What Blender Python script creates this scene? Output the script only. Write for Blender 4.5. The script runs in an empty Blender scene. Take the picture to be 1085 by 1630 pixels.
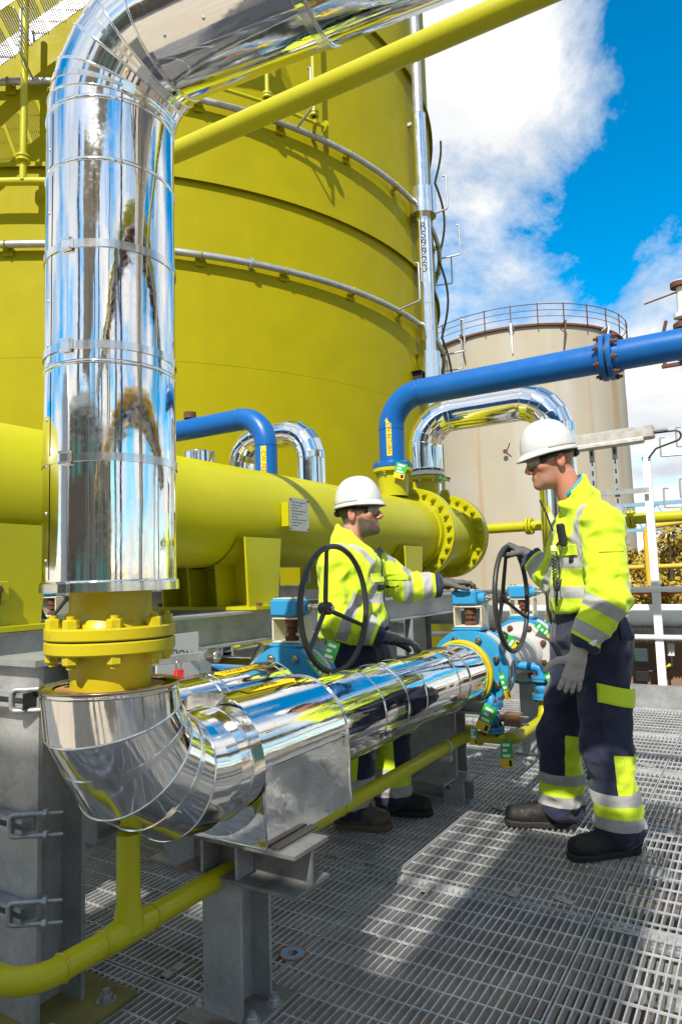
import bpy, bmesh, math, random
import numpy as np
from mathutils import Vector, Matrix
random.seed(7); np.random.seed(7)
R = math.radians
sc = bpy.context.scene
# ------------------------------------------------------------------ camera
EYE = Vector((0, 0, 1.25))
_h, _p, _r = R(31.08), R(5.456), R(-1.742)
fw = Vector((-math.sin(_h)*math.cos(_p), math.cos(_h)*math.cos(_p), math.sin(_p)))
rt0 = Vector((math.cos(_h), math.sin(_h), 0)); up0 = rt0.cross(fw)
rt = rt0*math.cos(_r) + up0*math.sin(_r); up = up0*math.cos(_r) - rt0*math.sin(_r)
cam = bpy.data.cameras.new('camera'); camo = bpy.data.objects.new('camera', cam)
sc.collection.objects.link(camo)
m = Matrix((rt, up, -fw)).transposed().to_4x4(); m.translation = EYE
camo.matrix_world = m
cam.sensor_fit = 'VERTICAL'; cam.sensor_height = 36; cam.sensor_width = 24
cam.lens = 36*1100/1630; cam.clip_start = .05; cam.clip_end = 3000
sc.camera = camo
# ------------------------------------------------------------------ sun + sky
SUN_AZ = math.atan2(.25, -1.0); SUN_EL = R(46)      # direction towards the sun (from +Y, clockwise)
sun = bpy.data.lights.new('sun', 'SUN'); suno = bpy.data.objects.new('sun', sun); sc.collection.objects.link(suno)
sun.energy = 4.6; sun.angle = R(.55); sun.color = (1, .95, .86)
sd = Vector((math.sin(SUN_AZ)*math.cos(SUN_EL), math.cos(SUN_AZ)*math.cos(SUN_EL), math.sin(SUN_EL)))
suno.rotation_euler = sd.to_track_quat('Z', 'Y').to_euler()
suno.location = (-6, -14, 18)
w = bpy.data.worlds.new('World'); sc.world = w; w.use_nodes = True
nt = w.node_tree; N = nt.nodes; L = nt.links; N.clear()
def wn(t, **k):
    n = N.new(t)
    for a, b in k.items(): setattr(n, a, b)
    return n
def wm(op, a, b=None, clamp=False):
    n = wn('ShaderNodeMath', operation=op, use_clamp=clamp)
    for i, v in enumerate((a, b)):
        if v is None: continue
        if isinstance(v, (int, float)): n.inputs[i].default_value = v
        else: L.new(v, n.inputs[i])
    return n.outputs[0]
sky = wn('ShaderNodeTexSky', sky_type='NISHITA', sun_disc=False, sun_elevation=SUN_EL, sun_rotation=SUN_AZ,
         air_density=1.0, dust_density=.25, ozone_density=2.5, altitude=100)
hs = wn('ShaderNodeHueSaturation'); hs.inputs['Saturation'].default_value = 1.62; hs.inputs['Value'].default_value = 1.02; hs.inputs['Hue'].default_value = .488
L.new(sky.outputs[0], hs.inputs['Color'])
tc = wn('ShaderNodeTexCoord'); sep = wn('ShaderNodeSeparateXYZ'); L.new(tc.outputs['Generated'], sep.inputs[0])
zz = wm('ADD', wm('MAXIMUM', sep.outputs[2], 0.0), .22)
cmb = wn('ShaderNodeCombineXYZ')
L.new(wm('DIVIDE', sep.outputs[0], zz), cmb.inputs[0]); L.new(wm('DIVIDE', sep.outputs[1], zz), cmb.inputs[1])
CLOUD_OFF = (3.1, 1.7, .0)
mp = wn('ShaderNodeMapping'); mp.inputs['Location'].default_value = CLOUD_OFF; L.new(cmb.outputs[0], mp.inputs[0])
n1 = wn('ShaderNodeTexNoise'); n1.inputs['Scale'].default_value = 1.25; n1.inputs['Detail'].default_value = 13; n1.inputs['Roughness'].default_value = .655; n1.inputs['Distortion'].default_value = .35
L.new(mp.outputs[0], n1.inputs['Vector'])
dens = n1.outputs['Fac']
def lobe(d, k, amp):      # a bank of cloud / a gap in it around one direction of the dome
    global dens
    dp = wn('ShaderNodeVectorMath', operation='DOT_PRODUCT'); dp.inputs[1].default_value = Vector(d).normalized()
    nm = wn('ShaderNodeVectorMath', operation='NORMALIZE'); L.new(tc.outputs['Generated'], nm.inputs[0]); L.new(nm.outputs[0], dp.inputs[0])
    e = wm('POWER', wm('MAXIMUM', dp.outputs['Value'], 0.0), k)
    dens = wm('ADD', dens, wm('MULTIPLY', e, amp))
#LOBES_BEGIN
lobe((-.23, .794, .562), 60, .085)
lobe((-.06, .79, .61), 130, -.19)
lobe((-.107, .889, .446), 140, -.21)
lobe((-0.167, 0.907, 0.388), 420, -.12)
lobe((-.108, .98, .168), 200, .09)
#LOBES_END
rmp = wn('ShaderNodeValToRGB'); rmp.color_ramp.elements[0].position = .40; rmp.color_ramp.elements[1].position = .565
L.new(dens, rmp.inputs[0])
n2 = wn('ShaderNodeTexNoise'); n2.inputs['Scale'].default_value = 2.6; n2.inputs['Detail'].default_value = 5
L.new(mp.outputs[0], n2.inputs['Vector'])
r2 = wn('ShaderNodeValToRGB'); r2.color_ramp.elements[0].position = .3; r2.color_ramp.elements[1].position = .62
r2.color_ramp.elements[0].color = (3.4, 3.6, 3.9, 1); r2.color_ramp.elements[1].color = (5.1, 5.1, 5.0, 1)
L.new(n2.outputs['Fac'], r2.inputs[0])
mx = wn('ShaderNodeMix', data_type='RGBA'); L.new(rmp.outputs[0], mx.inputs[0]); L.new(hs.outputs[0], mx.inputs[6]); L.new(r2.outputs[0], mx.inputs[7])
bg = wn('ShaderNodeBackground'); bg.inputs[1].default_value = .145
L.new(mx.outputs[2], bg.inputs[0]); wo = wn('ShaderNodeOutputWorld'); L.new(bg.outputs[0], wo.inputs[0])
sc.view_settings.view_transform = 'Standard'; sc.view_settings.look = 'None'
sc.view_settings.exposure = .55; sc.view_settings.gamma = 1
sc.cycles.max_bounces = 10; sc.cycles.glossy_bounces = 7; sc.cycles.sample_clamp_indirect = 8
# ------------------------------------------------------------------ materials
MATS = {}
def mat(name, base, rough=.5, metal=0, c2=None, nscale=6, ndet=4, namt=.5, rvar=.0, bump=0, bscale=40, bdist=.01, coat=0, spec=.5, stretch=None, sheen=0, trans=0, rough_scale=None):
    if name in MATS: return MATS[name]
    M = bpy.data.materials.new(name); M.use_nodes = True; MATS[name] = M
    nt = M.node_tree; b = nt.nodes['Principled BSDF']; lk = nt.links
    b.inputs['Roughness'].default_value = rough; b.inputs['Metallic'].default_value = metal
    b.inputs['Base Color'].default_value = (*base, 1); b.inputs['Specular IOR Level'].default_value = spec
    b.inputs['Coat Weight'].default_value = coat; b.inputs['Coat Roughness'].default_value = .12
    if sheen: b.inputs['Sheen Weight'].default_value = sheen
    if trans: b.inputs['Transmission Weight'].default_value = trans
    tc = nt.nodes.new('ShaderNodeTexCoord'); mp = nt.nodes.new('ShaderNodeMapping')
    geo = nt.nodes.new('ShaderNodeNewGeometry')
    lk.new(geo.outputs['Position'], mp.inputs[0])
    if stretch: mp.inputs['Scale'].default_value = stretch
    def noise(s, d, r=.55):
        n = nt.nodes.new('ShaderNodeTexNoise'); n.inputs['Scale'].default_value = s; n.inputs['Detail'].default_value = d
        n.inputs['Roughness'].default_value = r; lk.new(mp.outputs[0], n.inputs['Vector']); return n
    if c2 is not None:
        n = noise(nscale, ndet); rp = nt.nodes.new('ShaderNodeValToRGB')
        rp.color_ramp.elements[0].position = .5-.5*namt*.6; rp.color_ramp.elements[1].position = .5+.5*namt*.6
        rp.color_ramp.elements[0].color = (*base, 1); rp.color_ramp.elements[1].color = (*c2, 1)
        lk.new(n.outputs['Fac'], rp.inputs[0]); lk.new(rp.outputs[0], b.inputs['Base Color'])
    if rvar:
        n = noise(rough_scale or nscale*2.3, 4); mr = nt.nodes.new('ShaderNodeMapRange')
        mr.inputs[1].default_value = .3; mr.inputs[2].default_value = .7
        mr.inputs[3].default_value = max(0, rough-rvar); mr.inputs[4].default_value = min(1, rough+rvar)
        lk.new(n.outputs['Fac'], mr.inputs[0]); lk.new(mr.outputs[0], b.inputs['Roughness'])
    if bump:
        n = noise(bscale, 3); bp = nt.nodes.new('ShaderNodeBump'); bp.inputs['Strength'].default_value = bump; bp.inputs['Distance'].default_value = bdist
        lk.new(n.outputs['Fac'], bp.inputs['Height']); lk.new(bp.outputs[0], b.inputs['Normal'])
    return M
def node(M, t, **k):
    n = M.node_tree.nodes.new(t)
    for a, b in k.items(): setattr(n, a, b)
    return n
# rolled metal cladding: a true mirror with shallow dents, dust in the roughness
def cladding(name, col, rough, dist):
    M = mat(name, col, rough, 1)
    nt = M.node_tree; lk = nt.links; b = nt.nodes['Principled BSDF']
    g = node(M, 'ShaderNodeNewGeometry')
    a = node(M, 'ShaderNodeTexNoise'); a.inputs['Scale'].default_value = 3.2; a.inputs['Detail'].default_value = 1.5
    c = node(M, 'ShaderNodeTexNoise'); c.inputs['Scale'].default_value = 14; c.inputs['Detail'].default_value = 2
    d = node(M, 'ShaderNodeTexNoise'); d.inputs['Scale'].default_value = 90; d.inputs['Detail'].default_value = 5
    for n in (a, c, d): lk.new(g.outputs['Position'], n.inputs['Vector'])
    b1 = node(M, 'ShaderNodeBump'); b1.inputs['Strength'].default_value = 1; b1.inputs['Distance'].default_value = dist
    b2 = node(M, 'ShaderNodeBump'); b2.inputs['Strength'].default_value = 1; b2.inputs['Distance'].default_value = dist*.10
    lk.new(a.outputs['Fac'], b1.inputs['Height']); lk.new(c.outputs['Fac'], b2.inputs['Height'])
    lk.new(b1.outputs[0], b2.inputs['Normal']); lk.new(b2.outputs[0], b.inputs['Normal'])
    mr = node(M, 'ShaderNodeMapRange'); mr.inputs[1].default_value = .42; mr.inputs[2].default_value = .8
    mr.inputs[3].default_value = rough; mr.inputs[4].default_value = rough+.10
    sm = node(M, 'ShaderNodeTexNoise'); sm.inputs['Scale'].default_value = 7; sm.inputs['Detail'].default_value = 7; sm.inputs['Roughness'].default_value = .65; lk.new(g.outputs['Position'], sm.inputs['Vector'])
    m2 = node(M, 'ShaderNodeMapRange'); m2.inputs[1].default_value = .50; m2.inputs[2].default_value = .78; m2.inputs[3].default_value = 0; m2.inputs[4].default_value = .13; lk.new(sm.outputs['Fac'], m2.inputs[0])
    ad = node(M, 'ShaderNodeMath', operation='ADD'); lk.new(d.outputs['Fac'], mr.inputs[0]); lk.new(mr.outputs[0], ad.inputs[0]); lk.new(m2.outputs[0], ad.inputs[1]); lk.new(ad.outputs[0], b.inputs['Roughness'])
    return M
CLAD = cladding('polished_cladding', (.90, .88, .85), .035, .0045)
CLAD2 = cladding('dull_cladding', (.80, .79, .77), .10, .008)
STRAP = mat('steel_strap', (.82, .81, .79), .16, 1, rvar=.06, bump=.1, bscale=30, bdist=.002)
def painted(name, base, dark, rough=.33, wear=.62):
    """gloss paint with a little dust, faint runs and chips"""
    M = mat(name, base, rough, 0, c2=tuple(.86*x for x in base), nscale=2.2, namt=.9, rvar=.10, bump=.12, bscale=55, bdist=.003, coat=.06, spec=.36)
    nt = M.node_tree; lk = nt.links; b = nt.nodes['Principled BSDF']
    src = b.inputs['Base Color'].links[0].from_socket
    g = node(M, 'ShaderNodeNewGeometry'); n = node(M, 'ShaderNodeTexNoise'); n.inputs['Scale'].default_value = 23; n.inputs['Detail'].default_value = 8; n.inputs['Roughness'].default_value = .7
    lk.new(g.outputs['Position'], n.inputs['Vector'])
    rp = node(M, 'ShaderNodeValToRGB'); rp.color_ramp.elements[0].position = wear; rp.color_ramp.elements[1].position = wear+.09
    rp.color_ramp.elements[1].color = (.7, .7, .7, 1)
    lk.new(n.outputs['Fac'], rp.inputs[0])
    mx = node(M, 'ShaderNodeMix', data_type='RGBA'); lk.new(rp.outputs[0], mx.inputs[0]); lk.new(src, mx.inputs[6]); mx.inputs[7].default_value = (*dark, 1)
    lk.new(mx.outputs[2], b.inputs['Base Color'])
    return M
LIME = painted('lime_gloss_paint', (.44, .415, .003), (.26, .22, .015), .38, .64)
YEL = painted('ochre_yellow_paint', (.52, .42, .006), (.30, .17, .02), .36, .60)
BLUE = painted('signal_blue_paint', (.003, .104, .36), (.02, .06, .15), .36, .64)
SKYB = painted('valve_blue_paint', (.03, .27, .52), (.22, .13, .07), .42, .64)
WHITEP = painted('white_paint', (.74, .74, .72), (.35, .28, .2), .4, .68)
GREYV = painted('grey_rubber_lining', (.50, .49, .46), (.25, .2, .16), .6, .62)
CREAMP = painted('cream_paint', (.62, .57, .42), (.28, .13, .05), .45, .58)
def galv(name, v, c=(1, 1, 1)):
    M = mat(name, (v*c[0], v*c[1], v*c[2]), .45, .55)
    nt = M.node_tree; lk = nt.links; b = nt.nodes['Principled BSDF']
    g = node(M, 'ShaderNodeNewGeometry'); v1 = node(M, 'ShaderNodeTexVoronoi'); v1.inputs['Scale'].default_value = 85
    n = node(M, 'ShaderNodeTexNoise'); n.inputs['Scale'].default_value = 7; n.inputs['Detail'].default_value = 6
    lk.new(g.outputs['Position'], v1.inputs['Vector']); lk.new(g.outputs['Position'], n.inputs['Vector'])
    mxr = node(M, 'ShaderNodeMath', operation='MULTIPLY_ADD'); sx = node(M, 'ShaderNodeSeparateColor'); lk.new(v1.outputs['Color'], sx.inputs[0])
    lk.new(sx.outputs[0], mxr.inputs[0]); mxr.inputs[1].default_value = .16; lk.new(n.outputs['Fac'], mxr.inputs[2])
    rp = node(M, 'ShaderNodeValToRGB'); e = rp.color_ramp.elements
    e[0].position = .22; e[1].position = .95
    e[0].color = (v*.62*c[0], v*.62*c[1], v*.62*c[2], 1); e[1].color = (v*1.3*c[0], v*1.3*c[1], v*1.3*c[2], 1)
    lk.new(mxr.outputs[0], rp.inputs[0]); lk.new(rp.outputs[0], b.inputs['Base Color'])
    mr = node(M, 'ShaderNodeMapRange'); mr.inputs[3].default_value = .40; mr.inputs[4].default_value = .56; lk.new(sx.outputs[1], mr.inputs[0]); lk.new(mr.outputs[0], b.inputs['Roughness'])
    return M
GALV = galv('galvanised_steel', .42, (.98, 1, 1.0))
GALVD = galv('weathered_galvanised_steel', .42, (1, 1, .98))
GRATE = galv('grating_steel', .62, (1, 1, 1))
RUST = mat('rusty_steel', (.16, .055, .02), .85, 0, c2=(.07, .03, .018), nscale=40, namt=.8, bump=.5, bscale=120, bdist=.002)
STEEL = mat('bright_steel', (.62, .60, .56), .28, 1, c2=(.42, .34, .26), nscale=60, namt=.5)
BLACK = mat('black_rubber_paint', (.022, .022, .022), .45, 0, c2=(.035, .034, .033), nscale=30, rvar=.1, bump=.1, bscale=200, bdist=.001)
DARK = mat('dark_plastic', (.015, .015, .016), .5)
REDP = mat('red_lock', (.5, .015, .02), .35)
GREENT = mat('green_tag_card', (.02, .42, .06), .45, 0, c2=(.03, .36, .05), nscale=30)
YELT = mat('yellow_tag_card', (.75, .50, .01), .45)
LABEL = mat('yellow_label_vinyl', (.82, .55, .01), .35)
WHITE = mat('white_card', (.8, .8, .78), .5)
INK = mat('black_ink', (.01, .01, .01), .5)
INSUL = mat('orange_brown_insulation_cap', (.42, .23, .08), .7, 0, c2=(.30, .15, .05), nscale=18, namt=.8, bump=.3, bscale=60)
PLATE = mat('engraved_steel_plate', (.55, .54, .5), .35, .8, c2=(.38, .36, .32), nscale=90, namt=.7, bump=.4, bscale=260, bdist=.001)
# ------------------------------------------------------------------ builders
WL = {}
COL = sc.collection
def pv(o): return WL.get(o.name, Vector((0, 0, 0)))
def V(*a): return Vector(a[0]) if len(a) == 1 else Vector(a)
def frame_of(d):
    d = V(d).normalized(); a = Vector((0, 0, 1)) if abs(d.z) < .95 else Vector((0, 1, 0))
    x = a.cross(d).normalized(); return x, d.cross(x), d
class MB:
    def __init__(s): s.v = []; s.f = []; s.sm = []; s.mi = []; s.cur = 0
    def add(s, vs, fs, smooth=False):
        k = len(s.v); s.v += [tuple(q) for q in vs]; s.f += [tuple(i+k for i in f) for f in fs]; s.sm += [smooth]*len(fs); s.mi += [s.cur]*len(fs); return s
    def box(s, c, d, rz=0, ry=0, rx=0, bev=0):
        c = V(c); hx, hy, hz = d[0]/2, d[1]/2, d[2]/2
        M = (Matrix.Rotation(rz, 3, 'Z') @ Matrix.Rotation(ry, 3, 'Y') @ Matrix.Rotation(rx, 3, 'X'))
        if bev <= 0:
            vs = [M @ Vector((x*hx, y*hy, z*hz)) + c for x in (-1, 1) for y in (-1, 1) for z in (-1, 1)]
            return s.add(vs, [(0, 1, 3, 2), (4, 6, 7, 5), (0, 4, 5, 1), (2, 3, 7, 6), (0, 2, 6, 4), (1, 5, 7, 3)])
        b = bev; lv = []
        for z, q in ((-hz, b), (-hz+b, 0), (hz-b, 0), (hz, b)):
            a, e = hx-q, hy-q
            lv.append([(-a+b, -e), (a-b, -e), (a, -e+b), (a, e-b), (a-b, e), (-a+b, e), (-a, e-b), (-a, -e+b)])
        vs = [M @ Vector((p[0], p[1], z)) + c for z, pl in zip((-hz, -hz+b, hz-b, hz), lv) for p in pl]
        fs = [tuple(range(7, -1, -1)), tuple(range(24, 32))]
        for k in range(3):
            for i in range(8): j = (i+1) % 8; fs.append((k*8+i, k*8+j, k*8+8+j, k*8+8+i))
        return s.add(vs, fs)
    def ring(s, c, x, y, r, n): return [V(c) + x*(r*math.cos(2*math.pi*i/n)) + y*(r*math.sin(2*math.pi*i/n)) for i in range(n)]
    def cyl(s, p0, p1, r, r1=None, n=16, caps=True, smooth=True):
        p0, p1 = V(p0), V(p1); r1 = r if r1 is None else r1; x, y, d = frame_of(p1-p0)
        k = len(s.v); s.add(s.ring(p0, x, y, r, n)+s.ring(p1, x, y, r1, n), [(i, (i+1) % n, n+(i+1) % n, n+i) for i in range(n)], smooth)
        if caps:
            s.add(s.ring(p0, x, y, r, n), [tuple(range(n-1, -1, -1))]); s.add(s.ring(p1, x, y, r1, n), [tuple(range(n))])
        return s
    def lathe(s, c, d, prof, n=32, smooth=True, a0=0, closed=True):
        """prof: list of (r, t) along axis d from c"""
        x, y, d = frame_of(d); c = V(c); vs = []
        for r, t in prof: vs += [c + d*t + x*(r*math.cos(a0+2*math.pi*i/n)) + y*(r*math.sin(a0+2*math.pi*i/n)) for i in range(n)]
        fs = []
        for k in range(len(prof)-1):
            for i in range(n): j = (i+1) % n; fs.append((k*n+i, k*n+j, k*n+n+j, k*n+n+i))
        s.add(vs, fs, smooth)
        return s
    def hardlathe(s, c, d, prof, n=32, flat=False):
        """each profile segment its own strip: crisp edges, round section"""
        for a, b in zip(prof, prof[1:]): s.lathe(c, d, [a, b], n, not flat)
        return s
    def tube(s, pts, r, n=12, caps=True, smooth=True, closed=False):
        pts = [V(p) for p in pts]; rs = r if isinstance(r, (list, tuple)) else [r]*len(pts)
        m = len(pts); T = []
        for i in range(m):
            a = pts[i-1] if (i > 0 or closed) else pts[i]; b = pts[(i+1) % m] if (i < m-1 or closed) else pts[i]
            T.append((b-a).normalized())
        x, y, _ = frame_of(T[0]); vs = []
        for i in range(m):
            if i: q = T[i-1].rotation_difference(T[i]); x = q @ x; y = q @ y
            k = 1
            vs += [pts[i] + (x*math.cos(2*math.pi*j/n) + y*math.sin(2*math.pi*j/n))*rs[i] for j in range(n)]
        fs = []
        for i in range(m-1 + (1 if closed else 0)):
            for j in range(n): q = (j+1) % n; e = ((i+1) % m)*n; fs.append((i*n+j, i*n+q, e+q, e+j))
        s.add(vs, fs, smooth)
        if caps and not closed: s.add(vs[:n], [tuple(range(n-1, -1, -1))]); s.add(vs[-n:], [tuple(range(n))])
        return s
    def torus(s, c, d, R_, r, n=40, k=10, squash=1):
        x, y, d = frame_of(d); c = V(c); vs = []
        for i in range(n):
            a = 2*math.pi*i/n; e = x*math.cos(a)+y*math.sin(a)
            vs += [c + e*(R_ + r*math.cos(2*math.pi*j/k)) + d*(r*squash*math.sin(2*math.pi*j/k)) for j in range(k)]
        fs = [(i*k+j, ((i+1) % n)*k+j, ((i+1) % n)*k+(j+1) % k, i*k+(j+1) % k) for i in range(n) for j in range(k)]
        return s.add(vs, fs, True)
    def prism(s, poly, o, x, y, d):
        """poly in (x,y) axes from o, extruded by vector d"""
        o, x, y, d = V(o), V(x), V(y), V(d); n = len(poly)
        a = [o + x*p[0] + y*p[1] for p in poly]; b = [q+d for q in a]
        s.add(a+b, [tuple(range(n-1, -1, -1)), tuple(range(n, 2*n))] + [(i, (i+1) % n, n+(i+1) % n, n+i) for i in range(n)]); return s
    def sphere(s, c, r, n=14, m=8, sx=(1, 1, 1)):
        c = V(c); vs = []
        for i in range(m+1):
            t = math.pi*i/m
            vs += [c + Vector((r*sx[0]*math.sin(t)*math.cos(2*math.pi*j/n), r*sx[1]*math.sin(t)*math.sin(2*math.pi*j/n), r*sx[2]*math.cos(t))) for j in range(n)]
        fs = [(i*n+j, (i+1)*n+j, (i+1)*n+(j+1) % n, i*n+(j+1) % n) for i in range(m) for j in range(n)]
        return s.add(vs, fs, True)
    def hexnut(s, c, d, r, h, a=0):
        return s.hardlathe(c, d, [(0.0001, 0), (r, 0), (r, h*.86), (r*.86, h), (0.0001, h)], 6, True)
    def ibeam(s, p0, p1, h, b, tf=.011, tw=.007, upv=(0, 0, 1)):
        """I-section swept from p0 to p1; web along upv"""
        p0, p1 = V(p0), V(p1); d = (p1-p0); u = V(upv).normalized(); x = d.normalized().cross(u).normalized()
        hh, bb = h/2, b/2
        pl = [(-bb, -hh), (bb, -hh), (bb, -hh+tf), (tw/2, -hh+tf), (tw/2, hh-tf), (bb, hh-tf), (bb, hh), (-bb, hh), (-bb, hh-tf), (-tw/2, hh-tf), (-tw/2, -hh+tf), (-bb, -hh+tf)]
        a = [p0 + x*q[0] + u*q[1] for q in pl]; n = 12
        bvs = [q+d for q in a]
        cap = [(0, 1, 2, 11), (11, 2, 3, 10), (10, 3, 4, 9), (9, 4, 5, 8), (8, 5, 6, 7)]
        s.add(a+bvs, [tuple(reversed(c)) for c in cap] + [tuple(i+n for i in c) for c in cap] + [(i, (i+1) % n, n+(i+1) % n, n+i) for i in range(n)])
        return s
    def build(s, name, mats, parent=None, kind=None, bevel=0, fix=True):
        vs = s.v
        lo = [min(q[i] for q in vs) for i in range(3)]; hi = [max(q[i] for q in vs) for i in range(3)]
        c = Vector(((lo[0]+hi[0])/2, (lo[1]+hi[1])/2, lo[2]))
        me = bpy.data.meshes.new(name); me.from_pydata([(q[0]-c.x, q[1]-c.y, q[2]-c.z) for q in vs], [], s.f)
        me.polygons.foreach_set('use_smooth', s.sm)
        ml = mats if isinstance(mats, (list, tuple)) else [mats]
        for q in ml: me.materials.append(q)
        if len(ml) > 1: me.polygons.foreach_set('material_index', s.mi)
        if fix:
            bm = bmesh.new(); bm.from_mesh(me); bmesh.ops.recalc_face_normals(bm, faces=bm.faces); bm.to_mesh(me); bm.free()
        me.update()
        return link(name, me, c, parent, kind, bevel)
def link(name, me, c, parent=None, kind=None, bevel=0):
    o = bpy.data.objects.new(name, me); COL.objects.link(o); c = V(c); WL[o.name] = c
    if parent is not None: o.parent = parent; o.location = c - pv(parent)
    else: o.location = c
    if kind: o['kind'] = kind
    if bevel:
        b = o.modifiers.new('bevel', 'BEVEL'); b.width = bevel; b.segments = 2; b.limit_method = 'ANGLE'; b.angle_limit = R(40)
    return o
def again(o, delta, parent=None, name=None):
    """another copy of a part, sharing mesh data, moved by delta"""
    c = o.copy(); COL.objects.link(c); WL[c.name] = pv(o) + V(delta); p = parent if parent is not None else o.parent
    c.parent = p; c.location = WL[c.name] - (pv(p) if p else Vector()); return c
def thing(name, label, cat, loc, group=None):
    o = bpy.data.objects.new(name, None); COL.objects.link(o); o.location = loc; WL[o.name] = V(loc); o.empty_display_size = .1
    o['label'] = label; o['category'] = cat
    if group: o['group'] = group
    return o
def tag(o, label, cat, group=None):
    o['label'] = label; o['category'] = cat
    if group: o['group'] = group
    return o
def copy_thing(root, delta, label, rz=0):
    """copy of a thing with its parts and their sub-parts (shared meshes), turned by rz about its own base"""
    def rec(o, par):
        c = o.copy(); COL.objects.link(c)
        if par: c.parent = par
        for ch in o.children: rec(ch, c)
        return c
    r = rec(root, None); r.location = root.location + V(delta); r.rotation_euler.z = root.rotation_euler.z + rz; r['label'] = label
    return r
def arc(c, a, b, r, t0, t1, n):
    c, a, b = V(c), V(a), V(b)
    return [c + a*(r*math.cos(t0+(t1-t0)*i/n)) + b*(r*math.sin(t0+(t1-t0)*i/n)) for i in range(n+1)]
def bend_path(pts, r, n=8):
    """polyline with rounded corners"""
    pts = [V(p) for p in pts]; out = [pts[0]]
    for i in range(1, len(pts)-1):
        a = (pts[i-1]-pts[i]).normalized(); b = (pts[i+1]-pts[i]).normalized(); ang = a.angle(b); t = r/math.tan(ang/2)
        c = pts[i] + (a+b).normalized()*(r/math.sin(ang/2)); p = pts[i]+a*t; q = pts[i]+b*t
        u = (p-c); v = (q-c); tot = u.angle(v); ax = u.cross(v).normalized()
        for k in range(n+1): out.append(c + Matrix.Rotation(tot*k/n, 3, ax) @ u)
    out.append(pts[-1]); return out
_txt = {}
def text_geo(s, size):
    """flat outline of a word: list of (x, y) verts and faces, centred"""
    cu = bpy.data.curves.new('t', 'FONT'); cu.body = s; cu.size = size; cu.align_x = 'CENTER'; cu.align_y = 'CENTER'; cu.resolution_u = 3
    o = bpy.data.objects.new('t', cu); COL.objects.link(o); bpy.context.view_layer.update()
    me = o.to_mesh(); vs = [(q.co.x, q.co.y) for q in me.vertices]; fs = [tuple(p.vertices) for p in me.polygons]
    o.to_mesh_clear(); bpy.data.objects.remove(o); bpy.data.curves.remove(cu); return vs, fs
def flat_text(name, s, size, o, x, y, matl, parent):
    vs, fs = text_geo(s, size); o, x, y = V(o), V(x).normalized(), V(y).normalized(); b = MB()
    b.add([o + x*p[0] + y*p[1] for p in vs], fs); return b.build(name, matl, parent, fix=False)
def wrap_pts(uv, c, ax, e0, r):
    """u along the axis ax from c, v = arc length from direction e0 round the axis"""
    ax, e0 = V(ax).normalized(), V(e0).normalized(); e1 = ax.cross(e0); c = V(c)
    return [c + ax*u + e0*(r*math.cos(v/r)) + e1*(r*math.sin(v/r)) for u, v in uv]
def bolts_on(parent, c, d, r_pcd, n, rb, h, matl, back=None, a0=0, name='bolt', stud=0):
    """hexagon nuts round a flange face; back: offset for the nuts of the other side"""
    x, y, d = frame_of(d); c = V(c); first = None
    for i in range(n):
        a = a0 + 2*math.pi*i/n; p = x*(r_pcd*math.cos(a)) + y*(r_pcd*math.sin(a))
        if first is None:
            b = MB(); b.hexnut(c+p, d, rb, h)
            if stud: b.cyl(c+p+d*h*.9, c+p+d*(h+stud), rb*.55, n=8)
            if back: b.hexnut(c+p-d*back, -d, rb, h); b.cyl(c+p-d*(back+h*.5), c+p+d*h*.5, rb*.5, n=8)
            if back and stud: b.cyl(c+p-d*(back+h*.9), c+p-d*(back+h+stud), rb*.55, n=8)
            first = b.build(name, matl, parent); p0 = p
        else: again(first, p-p0)
    return first
# ================================================================== SETTING
GROUND = mat('site_ground', (.20, .165, .125), .95, 0, c2=(.12, .10, .08), nscale=.9, ndet=8, namt=.9, bump=.6, bscale=9, bdist=.03)
CONC = mat('pale_concrete', (.46, .40, .32), .9, 0, c2=(.36, .31, .25), nscale=1.6, ndet=8, namt=.8, bump=.3, bscale=25)
g = MB(); g.box((0, 40, -1.05), (900, 900, .1)); g.build('ground', GROUND, kind='structure')
cs = MB(); cs.box((-1, -13.2, -.70), (44, 25, .6)); cs.build('concrete_yard', CONC, kind='structure')
# ------------------------------------------------------------------ steel grating floor
PX = [-.616 + .805*k for k in range(-6, 5)]; PY = [2.705 + 1.04*k for k in range(-3, 4)]
fl = MB()
for y in PY + [PY[-1]+1.04]:
    if y > 7: continue
    fl.ibeam((-5.6, y, -.138), (3.6, y, -.138), .2, .1)
fl = fl.build('walkway_floor', GALVD, kind='structure')
pm = MB(); LW, LL = .797, 1.030
pm.cur = 0
nb = 30
for i in range(nb+1):
    x = -LW/2 + .002 + (LW-.004)*i/nb
    pm.box((x, 0, -.0165), (.0045, LL, .033))
nc = 10
for j in range(nc):
    y = -LL/2 + .05 + (LL-.1)*j/(nc-1)
    pm.box((0, y, -.0055), (LW, .0065, .0065))
for sy in (-1, 1): pm.box((0, sy*(LL/2-.002), -.0162), (LW-.001, .0036, .0316))
first = None
clipm = MB(); clipm.box((0, 0, .0035), (.034, .085, .005), bev=.0012); clipm.cyl((0, 0, .004), (0, 0, .011), .0105, n=10); clipm.hexnut((0, 0, .0065), (0, 0, 1), .009, .006)
clip0 = None
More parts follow.
